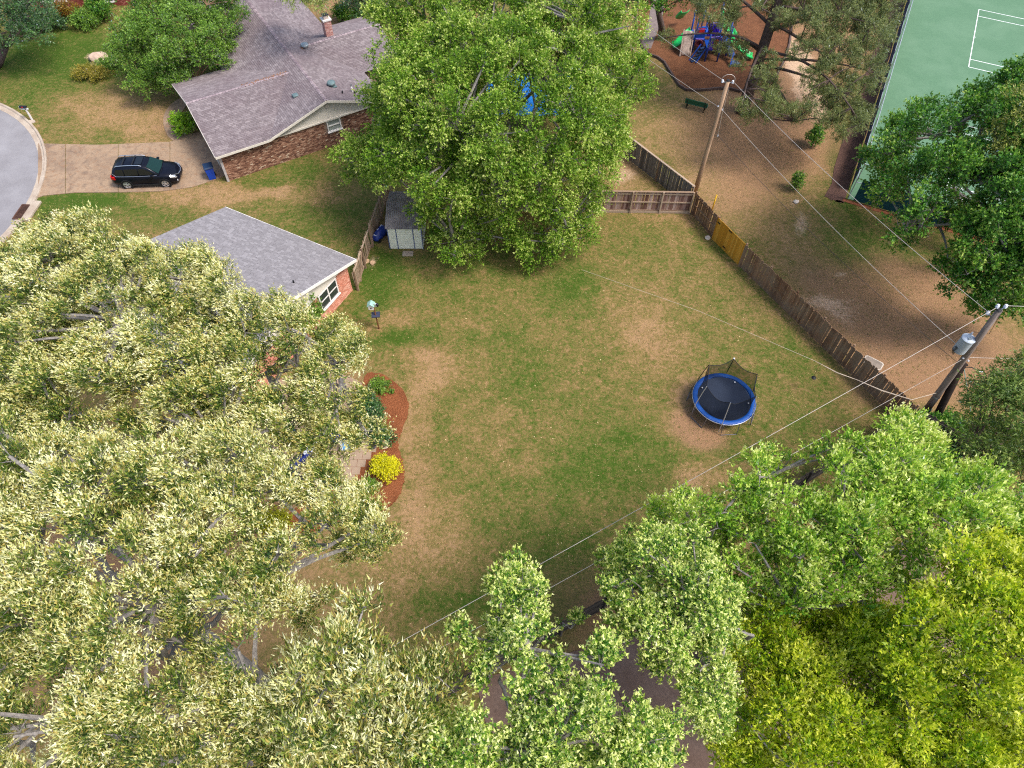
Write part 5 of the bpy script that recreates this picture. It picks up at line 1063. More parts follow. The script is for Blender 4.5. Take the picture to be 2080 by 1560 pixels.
for k, (px, py, lb) in enumerate(((600, 895, 'navy cushioned patio chair at the left of the patio table'), (685, 895, 'navy cushioned patio chair nearest the mulch bed'), (610, 945, 'navy cushioned lounge seat at the lower end of the patio'))):
    c_ = PV(px, py); ch_ = thing('patio_chair', lb, 'chair', c_, 'navy cushioned seats on the patio'); a = R(40 + 95 * k); Mc = Matrix.Rotation(a, 3, 'Z'); M_NV = plain('navy_cushion', srgb(30, 42, 104), .8, 0, .2, .12)
    T_ = lambda x, y, z: c_ + Mc @ Vector((x, y, z)); lx = .3 if k < 2 else .7
    MB().box(T_(0, 0, .42), (lx * 2, .6, .14), Mc).build('seat', M_NV, ch_, bevel=.03); MB().box(T_(0, .3, .72), (lx * 2, .14, .55), Mc @ Matrix.Rotation(R(-14), 3, 'X')).build('backrest', M_NV, ch_, bevel=.03)
    for x in (-lx + .04, lx - .04):
        for y in (-.26, .26): MB().beam(T_(x, y, 0), T_(x, y, .36), .04, .04, up=Vector((1, 0, 0))).build('leg', M_BLACK, ch_)
tw = PV(705, 915); to = thing('towel_rack', 'small rack with a striped blue and white towel by the patio edge', 'rack', tw)
for s_ in (-.3, .3): MB().tube([tw + Vector((s_, 0, 0)), tw + Vector((s_, .1, .9))], .02, 6).build('leg', M_STEEL, to)
MB().tube([tw + Vector((-.34, .1, .9)), tw + Vector((.34, .1, .9))], .02, 6).build('bar', M_STEEL, to)
for k in range(4): MB().slab([tw + Vector((-.26 + .13 * k, .13, .92)), tw + Vector((-.26 + .13 * (k + 1), .13, .92)), tw + Vector((-.26 + .13 * (k + 1), -.2, .35)), tw + Vector((-.26 + .13 * k, -.2, .35))], .02).build('towel', plain('towel_blue', srgb(96, 160, 210), .9) if k % 2 else M_PORC, to)
gr = PV(580, 752); gl = thing('grill', 'black kettle grill on the patio below the pale tree', 'grill', gr)
MB().lathe([(0, .55), (.2, .6), (.3, .75), (.32, .85), (.33, .87), (.3, 1.0), (.18, 1.1), (0, 1.13)], gr, 20).build('bowl', plain('enamel_black', srgb(16, 18, 24), .2, 0, .6), gl, True)
for k in range(3): a = 2.1 * k; MB().tube([gr + Vector((.18 * math.cos(a), .18 * math.sin(a), .65)), gr + Vector((.34 * math.cos(a), .34 * math.sin(a), 0))], .015, 6).build('leg', M_STEEL, gl)
MB().tube([gr + Vector((-.08, 0, 1.12)), gr + Vector((-.06, 0, 1.2)), gr + Vector((.06, 0, 1.2)), gr + Vector((.08, 0, 1.12))], .012, 6).build('handle', M_STEEL, gl)
gt_ = PV(640, 925); tb_ = thing('patio_table', 'round white patio table amid the navy chairs', 'table', gt_)
MB().lathe([(0, .70), (.5, .70), (.52, .72), (.5, .74), (0, .745)], gt_, 24).build('top', M_PORC, tb_); MB().tube([gt_, gt_ + Vector((0, 0, .7))], .04, 8).build('leg', M_STEEL, tb_); MB().lathe([(.28, 0), (.26, .04), (.05, .06)], gt_, 16).build('foot', M_STEEL, tb_)
# dark car nosing in at the left edge
ec = PV(-18, 192); dk = thing('parked_car', 'dark parked car whose rounded nose just enters at the left edge', 'car', ec)
MB().loft([[ec + Vector((x, hw * s_, z_)) for s_, z_ in ((-1, zb), (-1, zb + .3), (-.85, zt), (.85, zt), (1, zb + .3), (1, zb))] for x, hw, zb, zt in ((-3.9, .7, .35, .9), (-3.7, .88, .3, 1.0), (-.6, .9, .28, .98), (.2, .86, .3, .9), (.55, .7, .34, .74))]).build('body', M_CAR, dk, bevel=.05)
MB().loft([[ec + Vector((x, hw * s_, z_)) for s_, z_ in ((-1, .95), (-.8, zt), (.8, zt), (1, .95))] for x, hw, zt in ((-3.4, .82, 1.0), (-2.8, .8, 1.42), (-1.6, .8, 1.45), (-.7, .82, 1.0))]).build('cabin', M_TINT, dk)
for x in (-3.2, -.3):
    for s_ in (-1, 1): MB().lathe([(.1, -.1), (.32, -.1), (.32, .1), (.1, .1)], ec + Vector((x, .8 * s_, .32)), 18, Matrix.Rotation(R(90), 3, 'X')).build('wheel', M_TYRE, dk)
# ------------------------------------------------------------------ trees and shrubs
def unit(v): return v / np.maximum(np.linalg.norm(v, axis=-1, keepdims=True), 1e-9)
def rdir(n): return unit(RNG.normal(size=(n, 3)))
def crown_lobes(poly, cpx, z, rad, r, holes=(), pack=1.35, back=1.0, rv=.25, jz=.35, deep=.38):
    """bough centres filling a crown: an ellipsoid of real depth, its outline ragged like the tree's"""
    em = 0.0; C = P(cpx[0], cpx[1], z); rad = np.array(rad, float)
    xs = [p[0] for p in poly]; ys = [p[1] for p in poly]; Z = (C - EYE) @ _f; step = pack * r * FPX / Z; L = []
    y = min(ys) + step * .3; row = 0
    ok = lambda q, rr: not any(math.hypot(q[0] - h[0], q[1] - h[1]) < h[2] + rr * .55 * FPX / Z for h in holes)
    while y < max(ys):
        x = min(xs) + (step / 2 if row % 2 else 0)
        while x < max(xs):
            px, py = x + RNG.uniform(-.3, .3) * step, y + RNG.uniform(-.3, .3) * step
            em = .25 * r * FPX / Z
            if all(in_poly(px + em * math.cos(a_), py + em * math.sin(a_), poly) for a_ in np.linspace(0, 6.28, 7)):
                d = ray(px, py); o = (EYE - C) / rad; dd = d / rad; a = dd @ dd; b = o @ dd; c = o @ o - 1; D = b * b - a * c
                t_ = (-b - math.sqrt(D)) / a if D > 0 else -b / a
                rr = r * RNG.uniform(1 - rv, 1 + rv); p = EYE + d * (t_ + rr * .8 + RNG.uniform(-jz, jz) * r + (RNG.uniform(1.5, 4.0) * r if RNG.random() < deep else 0))
                if ok((px, py), rr) and p[2] > .8: L.append((p, rr))
            x += step
        y += step * .88; row += 1
    n = int(back * 4 * math.pi * (np.prod(rad) ** (2 / 3)) * .5 / (pack * r) ** 2)
    for k in range(n):
        u_ = rdir(1)[0]
        if u_[2] < -.45: continue
        p = C + u_ * rad * RNG.uniform(.72, .95); 
        if p[2] < 1: continue
        v = p - EYE; 
        if (u_ / rad) @ v < 0: continue            # only the side turned away
        q = proj(p)
        if all(in_poly(q[0] + em * math.cos(a_), q[1] + em * math.sin(a_), poly) for a_ in np.linspace(0, 6.28, 7)) and ok(q, r * 1.4): L.append((p, r * RNG.uniform(.9, 1.2)))
    return C, L
def leaves(L, leaf=(.16, .04), per=1.0, nsub=9, k=7, wind=(0, 0, 0), upb=.35, spread=.42, droop=.0, spray=.45, tilt=.6, sub_in=.45, tw3=(.40, .42, .34)):
    """leaf blades set along twig ends; tone runs from old inner leaf (0) to fresh tip leaf (1)"""
    ctr = np.array([l[0] for l in L]); rr = np.array([l[1] for l in L]); N = len(L)
    sd = rdir(N * nsub); sd[:, 2] = sd[:, 2] * .8 + upb; sd = unit(sd); lr = np.repeat(rr, nsub); lc = np.repeat(ctr, nsub, 0)
    sc_ = lc + sd * lr[:, None] * RNG.uniform(sub_in, .95, (N * nsub, 1)); sr = lr * spread * RNG.uniform(.7, 1.25, N * nsub); stone = RNG.random(N * nsub)
    area = leaf[0] * leaf[1] * .5; ns = np.maximum(2, (per * 3.2 * math.pi * sr ** 2 / (area * k)).astype(int)); idx = np.repeat(np.arange(N * nsub), ns); M = len(idx)
    o = rdir(M); o[:, 2] += .25; org = sc_[idx] + unit(o) * (sr[idx] * RNG.random(M) ** .45)[:, None]
    d = unit(unit(org - lc[idx]) * .7 + unit(org - sc_[idx]) * .5 + rdir(M) * .6 + np.array(wind) + np.array([0, 0, .15 - droop]))
    ln = spray * RNG.uniform(.6, 1.3, M)
    T = (np.arange(k) + .5) / k; li = np.repeat(np.arange(M), k); tt = np.tile(T, M); n = len(li)
    pos = org[li] + d[li] * (ln[li] * tt)[:, None] + RNG.normal(size=(n, 3)) * leaf[0] * .25
    ld = unit(d[li] * .7 + rdir(n) * tilt + np.array(wind) * .6 + np.array([0, 0, -droop]))
    nb = unit(rdir(n) * .75 + np.array([0, 0, .8])); s = unit(np.cross(ld, nb)); sz = RNG.uniform(.65, 1.3, n)[:, None]
    a = ld * sz * leaf[0] * .5; b = s * sz * leaf[1] * .5; up_ = np.cross(s, ld) * sz * leaf[1] * .18
    V = np.stack([pos - a * .7 + b + up_, pos + a, pos - a * .7 - b - up_], 1).reshape(-1, 3); F = np.arange(n * 3).reshape(-1, 3)
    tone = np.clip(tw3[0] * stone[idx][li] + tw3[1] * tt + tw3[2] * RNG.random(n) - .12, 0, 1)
    return V, F, tone, sc_
def bez(a, b, up_, n=7, wob=.12):
    a, b = np.array(a, float), np.array(b, float); m = (a + b) / 2 + np.array([0, 0, up_]); L = np.linalg.norm(b - a); out = []
    w1 = RNG.normal(size=3) * wob * L * .5
    for k in range(n):
        t_ = k / (n - 1); out.append((1 - t_) ** 2 * a + 2 * t_ * (1 - t_) * m + t_ * t_ * b + w1 * math.sin(t_ * math.pi) * .5)
    return out
def wood(tree, C, rad, L, sc_, mat, base, fork, r0, nlimb=9, twig=.02, twigs=True):
    MB().tube([base, base * .6 + fork * .4 + np.array([.1, .05, 0]), fork], [r0 * 1.25, r0, r0 * .82], 12).build('trunk', mat, tree, True)
    ctr = np.array([l[0] for l in L]); sel = [int(np.argmax(ctr[:, 2]))]; dist = np.linalg.norm(ctr - ctr[sel[0]], axis=1)
    while len(sel) < min(nlimb, len(L)):
        i = int(np.argmax(dist)); sel.append(i); dist = np.minimum(dist, np.linalg.norm(ctr - ctr[i], axis=1))
    pts = []; 
    for i in sel:
        q = bez(fork, fork + (ctr[i] - fork) * .9 - np.array([0, 0, .3]), np.linalg.norm(ctr[i] - fork) * RNG.uniform(.02, .22), 11, .3); q = [p_ + RNG.normal(size=3) * .07 * (0 < k_ < 10) for k_, p_ in enumerate(q)]; MB().tube(q, list(np.linspace(r0 * .42, r0 * .07, 11)), 7).build('limb', mat, tree, True); pts += q[3:]
    pts = np.array(pts); tw = MB()
    for j, (c_, r_) in enumerate(L):
        if j not in sel:
            i = int(np.argmin(np.linalg.norm(pts - c_, axis=1) + (pts[:, 2] > c_[2]) * 1.5)); tw.tube(bez(pts[i], c_, .1, 5), list(np.linspace(r0 * .2, r0 * .09, 5)), 5, False)
        if twigs:
            for s_ in sc_[j * (len(sc_) // len(L)):(j + 1) * (len(sc_) // len(L))][::2]:
                tw.tube(bez(c_ - (c_ - fork) / max(np.linalg.norm(c_ - fork), .1) * .2, s_ + (s_ - c_) * .25, .05, 4), [twig, twig * .8, twig * .6, twig * .4], 4, False)
    o = tw.build('branches', mat, tree, False, fix=False); o['kind'] = 'stuff'
def tree(name, label, cpx, z, rad, poly, mat, bark, r=1.1, holes=(), leaf=(.16, .04), per=1.0, base=None, fork_z=None, r0=.3, group=None, nlimb=9, lob=None, **kw):
    lk = {k: kw.pop(k) for k in ('pack', 'back', 'rv', 'jz', 'deep') if k in kw}; twig = kw.pop('twig', .02)
    C, L = crown_lobes(poly, cpx, z, rad, r, holes, **lk)
    b = P(*base) if base else np.array([C[0], C[1], 0.0]); b[2] = -.1
    t_ = thing(name, label, 'tree', (b[0], b[1], 0), group)
    V, F, tone, sc_ = leaves(L, leaf, per, **kw)
    o = arr_obj('crown', V, F, mat, t_, tone)
    fz = fork_z if fork_z is not None else max(1.5, z - rad[2] * .95); fork = np.array([b[0] * .5 + C[0] * .5, b[1] * .5 + C[1] * .5, fz])
    wood(t_, C, rad, L, sc_, bark, b, fork, r0, nlimb, twig)
    TREES.append((label, len(L), len(F))); return t_
TREES = []
LM = lambda *a, **k: leaf_mat(*a, **k)
M_PALE = LM('pale_willowy_leaf', [(0, srgb(34, 56, 14)), (.28, srgb(72, 98, 30)), (.44, srgb(134, 150, 58)), (.5, srgb(188, 164, 84)), (.57, srgb(208, 206, 124)), (.75, srgb(242, 238, 182)), (1, srgb(252, 250, 222))], trans=.3, gloss=.10, tcol=(1.05, 1.1, .65))
M_BIG = LM('bright_green_leaf', [(0, srgb(40, 74, 11)), (.3, srgb(84, 126, 26)), (.55, srgb(134, 168, 54)), (.75, srgb(190, 204, 104)), (1, srgb(226, 230, 158))], trans=.38, gloss=.06, tcol=(1.35, 1.3, .5))
M_MYR = LM('myrtle_leaf', [(0, srgb(58, 96, 22)), (.5, srgb(106, 146, 42)), (1, srgb(172, 200, 92))], trans=.36, gloss=.14)
M_OAK = LM('dark_oak_leaf', [(0, srgb(34, 80, 24)), (.4, srgb(70, 124, 36)), (.7, srgb(118, 162, 50)), (1, srgb(190, 204, 104))], trans=.34, gloss=.1, tcol=(1.3, 1.3, .5))
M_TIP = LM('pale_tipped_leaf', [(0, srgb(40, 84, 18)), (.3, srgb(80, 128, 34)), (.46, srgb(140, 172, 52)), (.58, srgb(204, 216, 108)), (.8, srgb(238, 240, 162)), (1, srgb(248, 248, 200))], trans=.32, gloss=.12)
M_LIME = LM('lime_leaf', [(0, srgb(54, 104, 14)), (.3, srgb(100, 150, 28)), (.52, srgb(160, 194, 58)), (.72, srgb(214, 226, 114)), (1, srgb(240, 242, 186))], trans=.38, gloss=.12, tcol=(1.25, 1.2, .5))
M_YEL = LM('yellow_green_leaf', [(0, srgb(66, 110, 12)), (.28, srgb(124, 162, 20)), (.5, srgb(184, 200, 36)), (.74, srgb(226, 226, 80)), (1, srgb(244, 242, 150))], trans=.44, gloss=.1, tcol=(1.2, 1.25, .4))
M_DARK = LM('deep_green_leaf', [(0, srgb(26, 58, 22)), (.5, srgb(54, 98, 38)), (1, srgb(112, 150, 78))], trans=.24, gloss=.25)
M_PINE = LM('pine_needle', [(0, srgb(58, 70, 30)), (.5, srgb(102, 114, 56)), (1, srgb(156, 160, 98))], trans=.15, gloss=.12)
M_BGREY = bark_mat('grey_bark', srgb(96, 90, 86), srgb(164, 158, 152)); M_BDARK = bark_mat('dark_bark', srgb(62, 50, 46), srgb(112, 96, 90)); M_BRED = bark_mat('smooth_tan_bark', srgb(118, 88, 70), srgb(170, 138, 112))

# pale willow-leaved trees, lower left
WIND = (-.55, .15, .05)
holesA = [(685, 780, 22), (530, 790, 8), (618, 925, 8), (560, 1045, 10), (170, 850, 20), (60, 880, 18), (350, 700, 12), (585, 750, 18), (420, 935, 18), (270, 830, 14)]
pA = [(-60, 520), (0, 500), (60, 468), (110, 452), (190, 448), (240, 468), (285, 508), (316, 518), (345, 494), (425, 496), (462, 548), (480, 592), (520, 600), (560, 620), (590, 622), (630, 655), (690, 668), (728, 700), (735, 735), (755, 770), (745, 830), (768, 845), (745, 905), (715, 930), (700, 975), (610, 1010), (500, 900), (300, 905), (100, 890), (-60, 850)]
tree('pale_tree', 'broad pale cream-leaved tree overhanging the grey roofed house', (330, 740), 11.5, (9.2, 7.4, 5.0), pA, M_PALE, M_BGREY, r=.6, holes=holesA, leaf=(.105, .036), per=.82, r0=.42, wind=WIND, k=8, nsub=5, spray=.36, pack=1.27, jz=1.5, deep=.5, spread=.46, nlimb=16, tw3=(.36, .5, .26))
holesB = [(560, 1290, 34), (455, 1275, 20), (100, 1440, 44), (30, 1400, 20), (400, 1470, 24), (600, 1180, 22), (560, 1050, 24), (300, 1290, 16), (100, 1120, 18), (620, 1030, 18), (250, 1180, 14), (520, 1350, 22), (80, 1540, 30), (350, 1370, 16)]
pB = [(-60, 850), (100, 890), (300, 905), (500, 900), (600, 975), (690, 965), (740, 985), (765, 1035), (800, 1065), (795, 1105), (760, 1135), (690, 1135), (640, 1110), (655, 1160), (700, 1200), (690, 1235), (640, 1300), (590, 1340), (620, 1420), (640, 1620), (-60, 1620)]
tree('pale_tree', 'largest pale cream-leaved tree filling the lower left corner above grey limbs', (270, 1180), 14.0, (7.6, 6.4, 4.8), pB, M_PALE, M_BGREY, r=.54, holes=holesB, leaf=(.105, .032), per=.92, r0=.42, wind=(-.35, .3, .1), k=8, nsub=5, spray=.36, pack=1.42, jz=1.5, deep=.5, spread=.44, nlimb=16, tw3=(.36, .5, .26))
pC = [(600, 1330), (655, 1300), (690, 1290), (690, 1200), (715, 1180), (745, 1195), (755, 1240), (745, 1310), (800, 1330), (830, 1325), (845, 1290), (862, 1330), (915, 1322), (925, 1345), (905, 1390), (870, 1430), (850, 1490), (840, 1620), (600, 1620), (570, 1480)]
tree('pale_tree', 'smaller pale feathery-leaved tree at the bottom edge left of the boundary fence', (730, 1440), 15.0, (3.3, 3.2, 3.2), pC, M_PALE, M_BGREY, r=.45, leaf=(.14, .034), per=.65, r0=.25, wind=(-.1, .5, .2), k=9, nsub=5, spray=.42, pack=1.25, jz=1.0, spread=.55, holes=[(640, 1440, 14), (790, 1400, 10)])
# greener trees in between on the left
tree('green_tree', 'brighter green tree peeping out at the left edge behind the pale trees', (0, 560), 6.5, (2.8, 2.6, 2.4), [(-60, 500), (10, 520), (55, 560), (70, 620), (30, 650), (-60, 660)], M_MYR, M_BGREY, r=.7, leaf=(.13, .07), per=.5, r0=.14, nlimb=5)
# big tree in the middle
pT2 = [(760, 30), (800, -40), (1225, -40), (1260, 10), (1285, 50), (1300, 95), (1328, 112), (1322, 150), (1300, 175), (1278, 215), (1270, 260), (1282, 300), (1240, 325), (1225, 370), (1238, 410), (1225, 450), (1195, 470), (1185, 495), (1140, 525), (1090, 530), (1050, 552), (990, 545), (930, 558), (900, 535), (915, 505), (880, 480), (860, 445), (835, 500), (815, 490), (800, 440), (755, 415), (740, 370), (700, 350), (675, 310), (690, 280), (750, 250), (770, 220), (735, 185), (790, 165), (775, 125), (730, 92), (785, 85)]
hT2 = [(1050, 158, 2), (985, 182, 4), (1078, 240, 7), (1040, 268, 9), (1100, 312, 7), (1150, 288, 7), (815, 405, 12), (800, 445, 14), (1000, 385, 8), (890, 300, 6), (1080, 195, 8)]
tree('big_green_tree', 'huge bright green broadleaf tree in the middle shading the cream shed', (1000, 255), 6.6, (8.8, 7.2, 5.8), pT2, M_BIG, M_BGREY, r=.85, holes=hT2, leaf=(.14, .085), per=.52, r0=.5, k=6, nsub=6, spray=.36, pack=1.2, jz=.9, upb=.25, spread=.54, base=(1010, 430), nlimb=11, droop=.1)
# crape myrtle in front of the brown house
pT3 = [(245, 40), (290, -40), (490, -40), (502, 60), (480, 100), (488, 175), (440, 185), (420, 165), (390, 190), (350, 185), (352, 232), (300, 240), (270, 195), (235, 180), (250, 130), (225, 90)]
tree('myrtle_tree', 'multi-stemmed bright green tree beside the garage wing of the brown house', (372, 95), 3.6, (3.9, 3.4, 2.8), pT3, M_MYR, M_BRED, r=.62, leaf=(.13, .085), per=.55, base=(408, 196), fork_z=.9, r0=.16, k=6, nsub=8, spray=.28, pack=1.25, nlimb=14, spread=.5, jz=.8, holes=[(415, 150, 14), (300, 110, 8), (385, 60, 7)])
# dark glossy tree top left
tree('dark_tree', 'dark glossy green tree in the top left corner', (20, 20), 4.2, (4.2, 3.6, 3.2), [(-80, -60), (70, -60), (98, -10), (108, 30), (92, 50), (102, 75), (62, 78), (70, 92), (30, 80), (12, 96), (-80, 90)], M_DARK, M_BDARK, r=.95, leaf=(.18, .09), per=.5, r0=.3, k=6, nsub=8, base=(-14, 140), nlimb=6)
# oak at the right
pT6 = [(1765, 300), (1785, 270), (1800, 285), (1815, 225), (1842, 250), (1870, 215), (1905, 210), (1945, 240), (1955, 190), (2000, 180), (2030, 150), (2090, 130), (2160, 130), (2160, 640), (2085, 640), (2040, 648), (1990, 640), (1945, 600), (1915, 575), (1880, 545), (1890, 515), (1925, 500), (1915, 455), (1880, 470), (1850, 500), (1795, 490), (1785, 465), (1830, 430), (1765, 400), (1790, 370), (1750, 345)]
hT6 = [(1905, 285, 10), (1832, 322, 12), (1880, 300, 12), (1880, 372, 12), (1955, 398, 12), (1912, 372, 10), (1990, 280, 10), (1830, 408, 8), (1950, 245, 6), (1985, 395, 12), (1900, 480, 22), (1940, 490, 18), (2030, 300, 8)]
tree('oak_tree', 'large dark green oak at the right overhanging the tennis court corner', (2010, 400), 7.0, (7.6, 6.6, 5.2), pT6, M_OAK, M_BGREY, r=.85, holes=hT6, leaf=(.15, .1), per=.68, r0=.42, k=6, nsub=6, spray=.35, pack=.92, jz=.9, deep=.25, base=(2150, 520), nlimb=12, spread=.46)
tree('olive_tree', 'yellowish olive tree rising among the oak at the right edge', (2060, 290), 10.5, (3.2, 3.0, 3.4), [(2005, 215), (2040, 190), (2140, 180), (2160, 420), (2080, 430), (2020, 380), (2010, 300)], base=(2150, 470), mat=LM('olive_leaf', [(0, srgb(84, 96, 30)), (.5, srgb(136, 144, 60)), (1, srgb(188, 182, 98))]), bark=M_BDARK, r=.6, leaf=(.14, .05), per=.5, r0=.2, k=7, nsub=8, pack=1.3, nlimb=5)
# right edge, below the transformer pole
tree('feathery_tree', 'feathery green tree at the right edge below the transformer pole', (2050, 880), 7.5, (4.2, 3.8, 3.6), [(1955, 800), (1985, 775), (2020, 765), (2050, 745), (2150, 735), (2150, 1000), (2060, 990), (2010, 985), (1965, 930), (1940, 870)], LM('feathery_leaf', [(0, srgb(48, 76, 24)), (.45, srgb(92, 120, 46)), (.8, srgb(142, 158, 74)), (1, srgb(180, 186, 108))]), M_BDARK, r=.75, leaf=(.17, .05), per=.55, r0=.25, k=7, nsub=9, pack=1.2, droop=.3, nlimb=6)
# pale green trees, lower right
pT8 = [(1325, 1060), (1345, 1015), (1380, 1000), (1440, 1005), (1500, 1000), (1525, 980), (1520, 940), (1560, 925), (1570, 895), (1640, 900), (1660, 925), (1700, 895), (1740, 885), (1790, 905), (1812, 890), (1796, 850), (1820, 828), (1850, 850), (1870, 885), (1920, 925), (1960, 950), (2000, 960), (2030, 985), (2090, 1000), (2150, 1010), (2150, 1090), (2060, 1080), (2000, 1080), (1950, 1110), (1905, 1150), (1870, 1200), (1800, 1225), (1760, 1260), (1690, 1270), (1600, 1240), (1540, 1250), (1500, 1280), (1440, 1260), (1420, 1190), (1360, 1130), (1320, 1100)]
hT8 = [(1625, 980, 20), (1665, 975, 14), (1500, 1110, 14), (1590, 1060, 10), (1890, 1190, 22), (1880, 1165, 12), (1700, 1230, 18), (1420, 1090, 14), (1840, 1140, 10), (1760, 1100, 8)]
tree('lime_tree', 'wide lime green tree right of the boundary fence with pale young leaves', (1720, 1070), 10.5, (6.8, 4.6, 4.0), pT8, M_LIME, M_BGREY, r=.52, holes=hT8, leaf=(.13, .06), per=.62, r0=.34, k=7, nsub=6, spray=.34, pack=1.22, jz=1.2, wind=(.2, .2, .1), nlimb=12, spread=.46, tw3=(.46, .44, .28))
pT9 = [(1460, 1300), (1500, 1270), (1560, 1230), (1640, 1235), (1700, 1250), (1760, 1255), (1810, 1230), (1860, 1300), (1880, 1420), (1860, 1620), (1440, 1620), (1470, 1480), (1510, 1400), (1470, 1350)]
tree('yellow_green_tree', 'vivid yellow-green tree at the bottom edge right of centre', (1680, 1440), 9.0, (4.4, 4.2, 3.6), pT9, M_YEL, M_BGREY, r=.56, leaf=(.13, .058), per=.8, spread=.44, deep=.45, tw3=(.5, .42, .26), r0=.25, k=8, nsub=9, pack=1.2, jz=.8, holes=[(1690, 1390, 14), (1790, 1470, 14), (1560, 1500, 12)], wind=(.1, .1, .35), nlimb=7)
pT9b = [(1750, 1300), (1790, 1250), (1880, 1190), (1920, 1150), (1990, 1100), (2080, 1085), (2160, 1085), (2160, 1620), (1840, 1620), (1850, 1480), (1820, 1380)]
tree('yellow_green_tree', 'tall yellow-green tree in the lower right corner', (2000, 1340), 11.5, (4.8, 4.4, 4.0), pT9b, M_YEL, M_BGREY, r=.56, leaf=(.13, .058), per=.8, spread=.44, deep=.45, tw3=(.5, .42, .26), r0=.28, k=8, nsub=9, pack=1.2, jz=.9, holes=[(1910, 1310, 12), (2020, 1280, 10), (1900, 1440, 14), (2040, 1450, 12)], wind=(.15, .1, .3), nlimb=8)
pT10 = [(1005, 1155), (1030, 1135), (1055, 1150), (1085, 1140), (1117, 1190), (1100, 1225), (1105, 1275), (1140, 1262), (1165, 1240), (1195, 1260), (1200, 1310), (1235, 1330), (1240, 1375), (1225, 1410), (1250, 1440), (1330, 1450), (1370, 1490), (1370, 1620), (830, 1620), (845, 1480), (870, 1440), (915, 1420), (960, 1400), (985, 1360), (955, 1330), (935, 1300), (948, 1275), (1005, 1260), (1040, 1240), (1012, 1200)]
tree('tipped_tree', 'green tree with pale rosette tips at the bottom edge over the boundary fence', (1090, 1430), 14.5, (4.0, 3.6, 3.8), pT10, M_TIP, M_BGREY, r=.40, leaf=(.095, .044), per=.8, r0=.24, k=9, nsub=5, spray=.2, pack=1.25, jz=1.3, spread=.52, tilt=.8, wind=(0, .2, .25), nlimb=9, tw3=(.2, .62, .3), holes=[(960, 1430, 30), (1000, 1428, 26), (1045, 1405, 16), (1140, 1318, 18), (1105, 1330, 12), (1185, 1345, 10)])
pT11 = [(1235, 1130), (1262, 1100), (1320, 1085), (1350, 1060), (1420, 1090), (1460, 1150), (1495, 1225), (1500, 1290), (1475, 1340), (1490, 1400), (1475, 1470), (1400, 1470), (1380, 1420), (1365, 1390), (1300, 1350), (1270, 1310), (1215, 1285), (1205, 1250), (1240, 1210), (1225, 1170)]
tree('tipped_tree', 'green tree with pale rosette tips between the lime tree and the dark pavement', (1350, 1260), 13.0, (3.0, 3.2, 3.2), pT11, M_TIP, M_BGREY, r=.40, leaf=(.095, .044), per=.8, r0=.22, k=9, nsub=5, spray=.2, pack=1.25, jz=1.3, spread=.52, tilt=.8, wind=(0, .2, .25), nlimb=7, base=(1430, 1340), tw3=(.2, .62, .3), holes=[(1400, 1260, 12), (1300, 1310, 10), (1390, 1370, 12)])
# trees peeping in at the top
tree('leafy_tree', 'dark leafy tree overhanging the playground path at the top edge', (1320, -10), 6.0, (3.0, 2.6, 2.4), [(1240, -60), (1400, -60), (1395, 20), (1370, 15), (1345, 30), (1300, 40), (1262, 20)], M_OAK, M_BDARK, r=.7, leaf=(.16, .09), per=.5, r0=.28, base=(1345, 75), nlimb=5)
tree('willow_tree', 'light green drooping branches hanging over the chimney at the top edge', (625, -20), 8.0, (2.6, 2.4, 2.0), [(560, -60), (690, -60), (672, 12), (650, 26), (622, 10), (596, 14), (580, 4)], LM('light_leaf', [(0, srgb(96, 118, 40)), (.5, srgb(150, 168, 84)), (1, srgb(200, 206, 132))]), M_BDARK, r=.5, leaf=(.15, .05), per=.5, r0=.15, nlimb=4, droop=.6, base=(640, -70))
tree('leafy_tree', 'dark green tree behind the brown house at the top edge left of the big tree', (745, -10), 3.0, (2.6, 2.4, 2.2), [(690, -50), (830, -50), (800, 20), (760, 30), (720, 40), (695, 20)], M_DARK, M_BDARK, r=.6, leaf=(.16, .08), per=.45, r0=.15, nlimb=4)

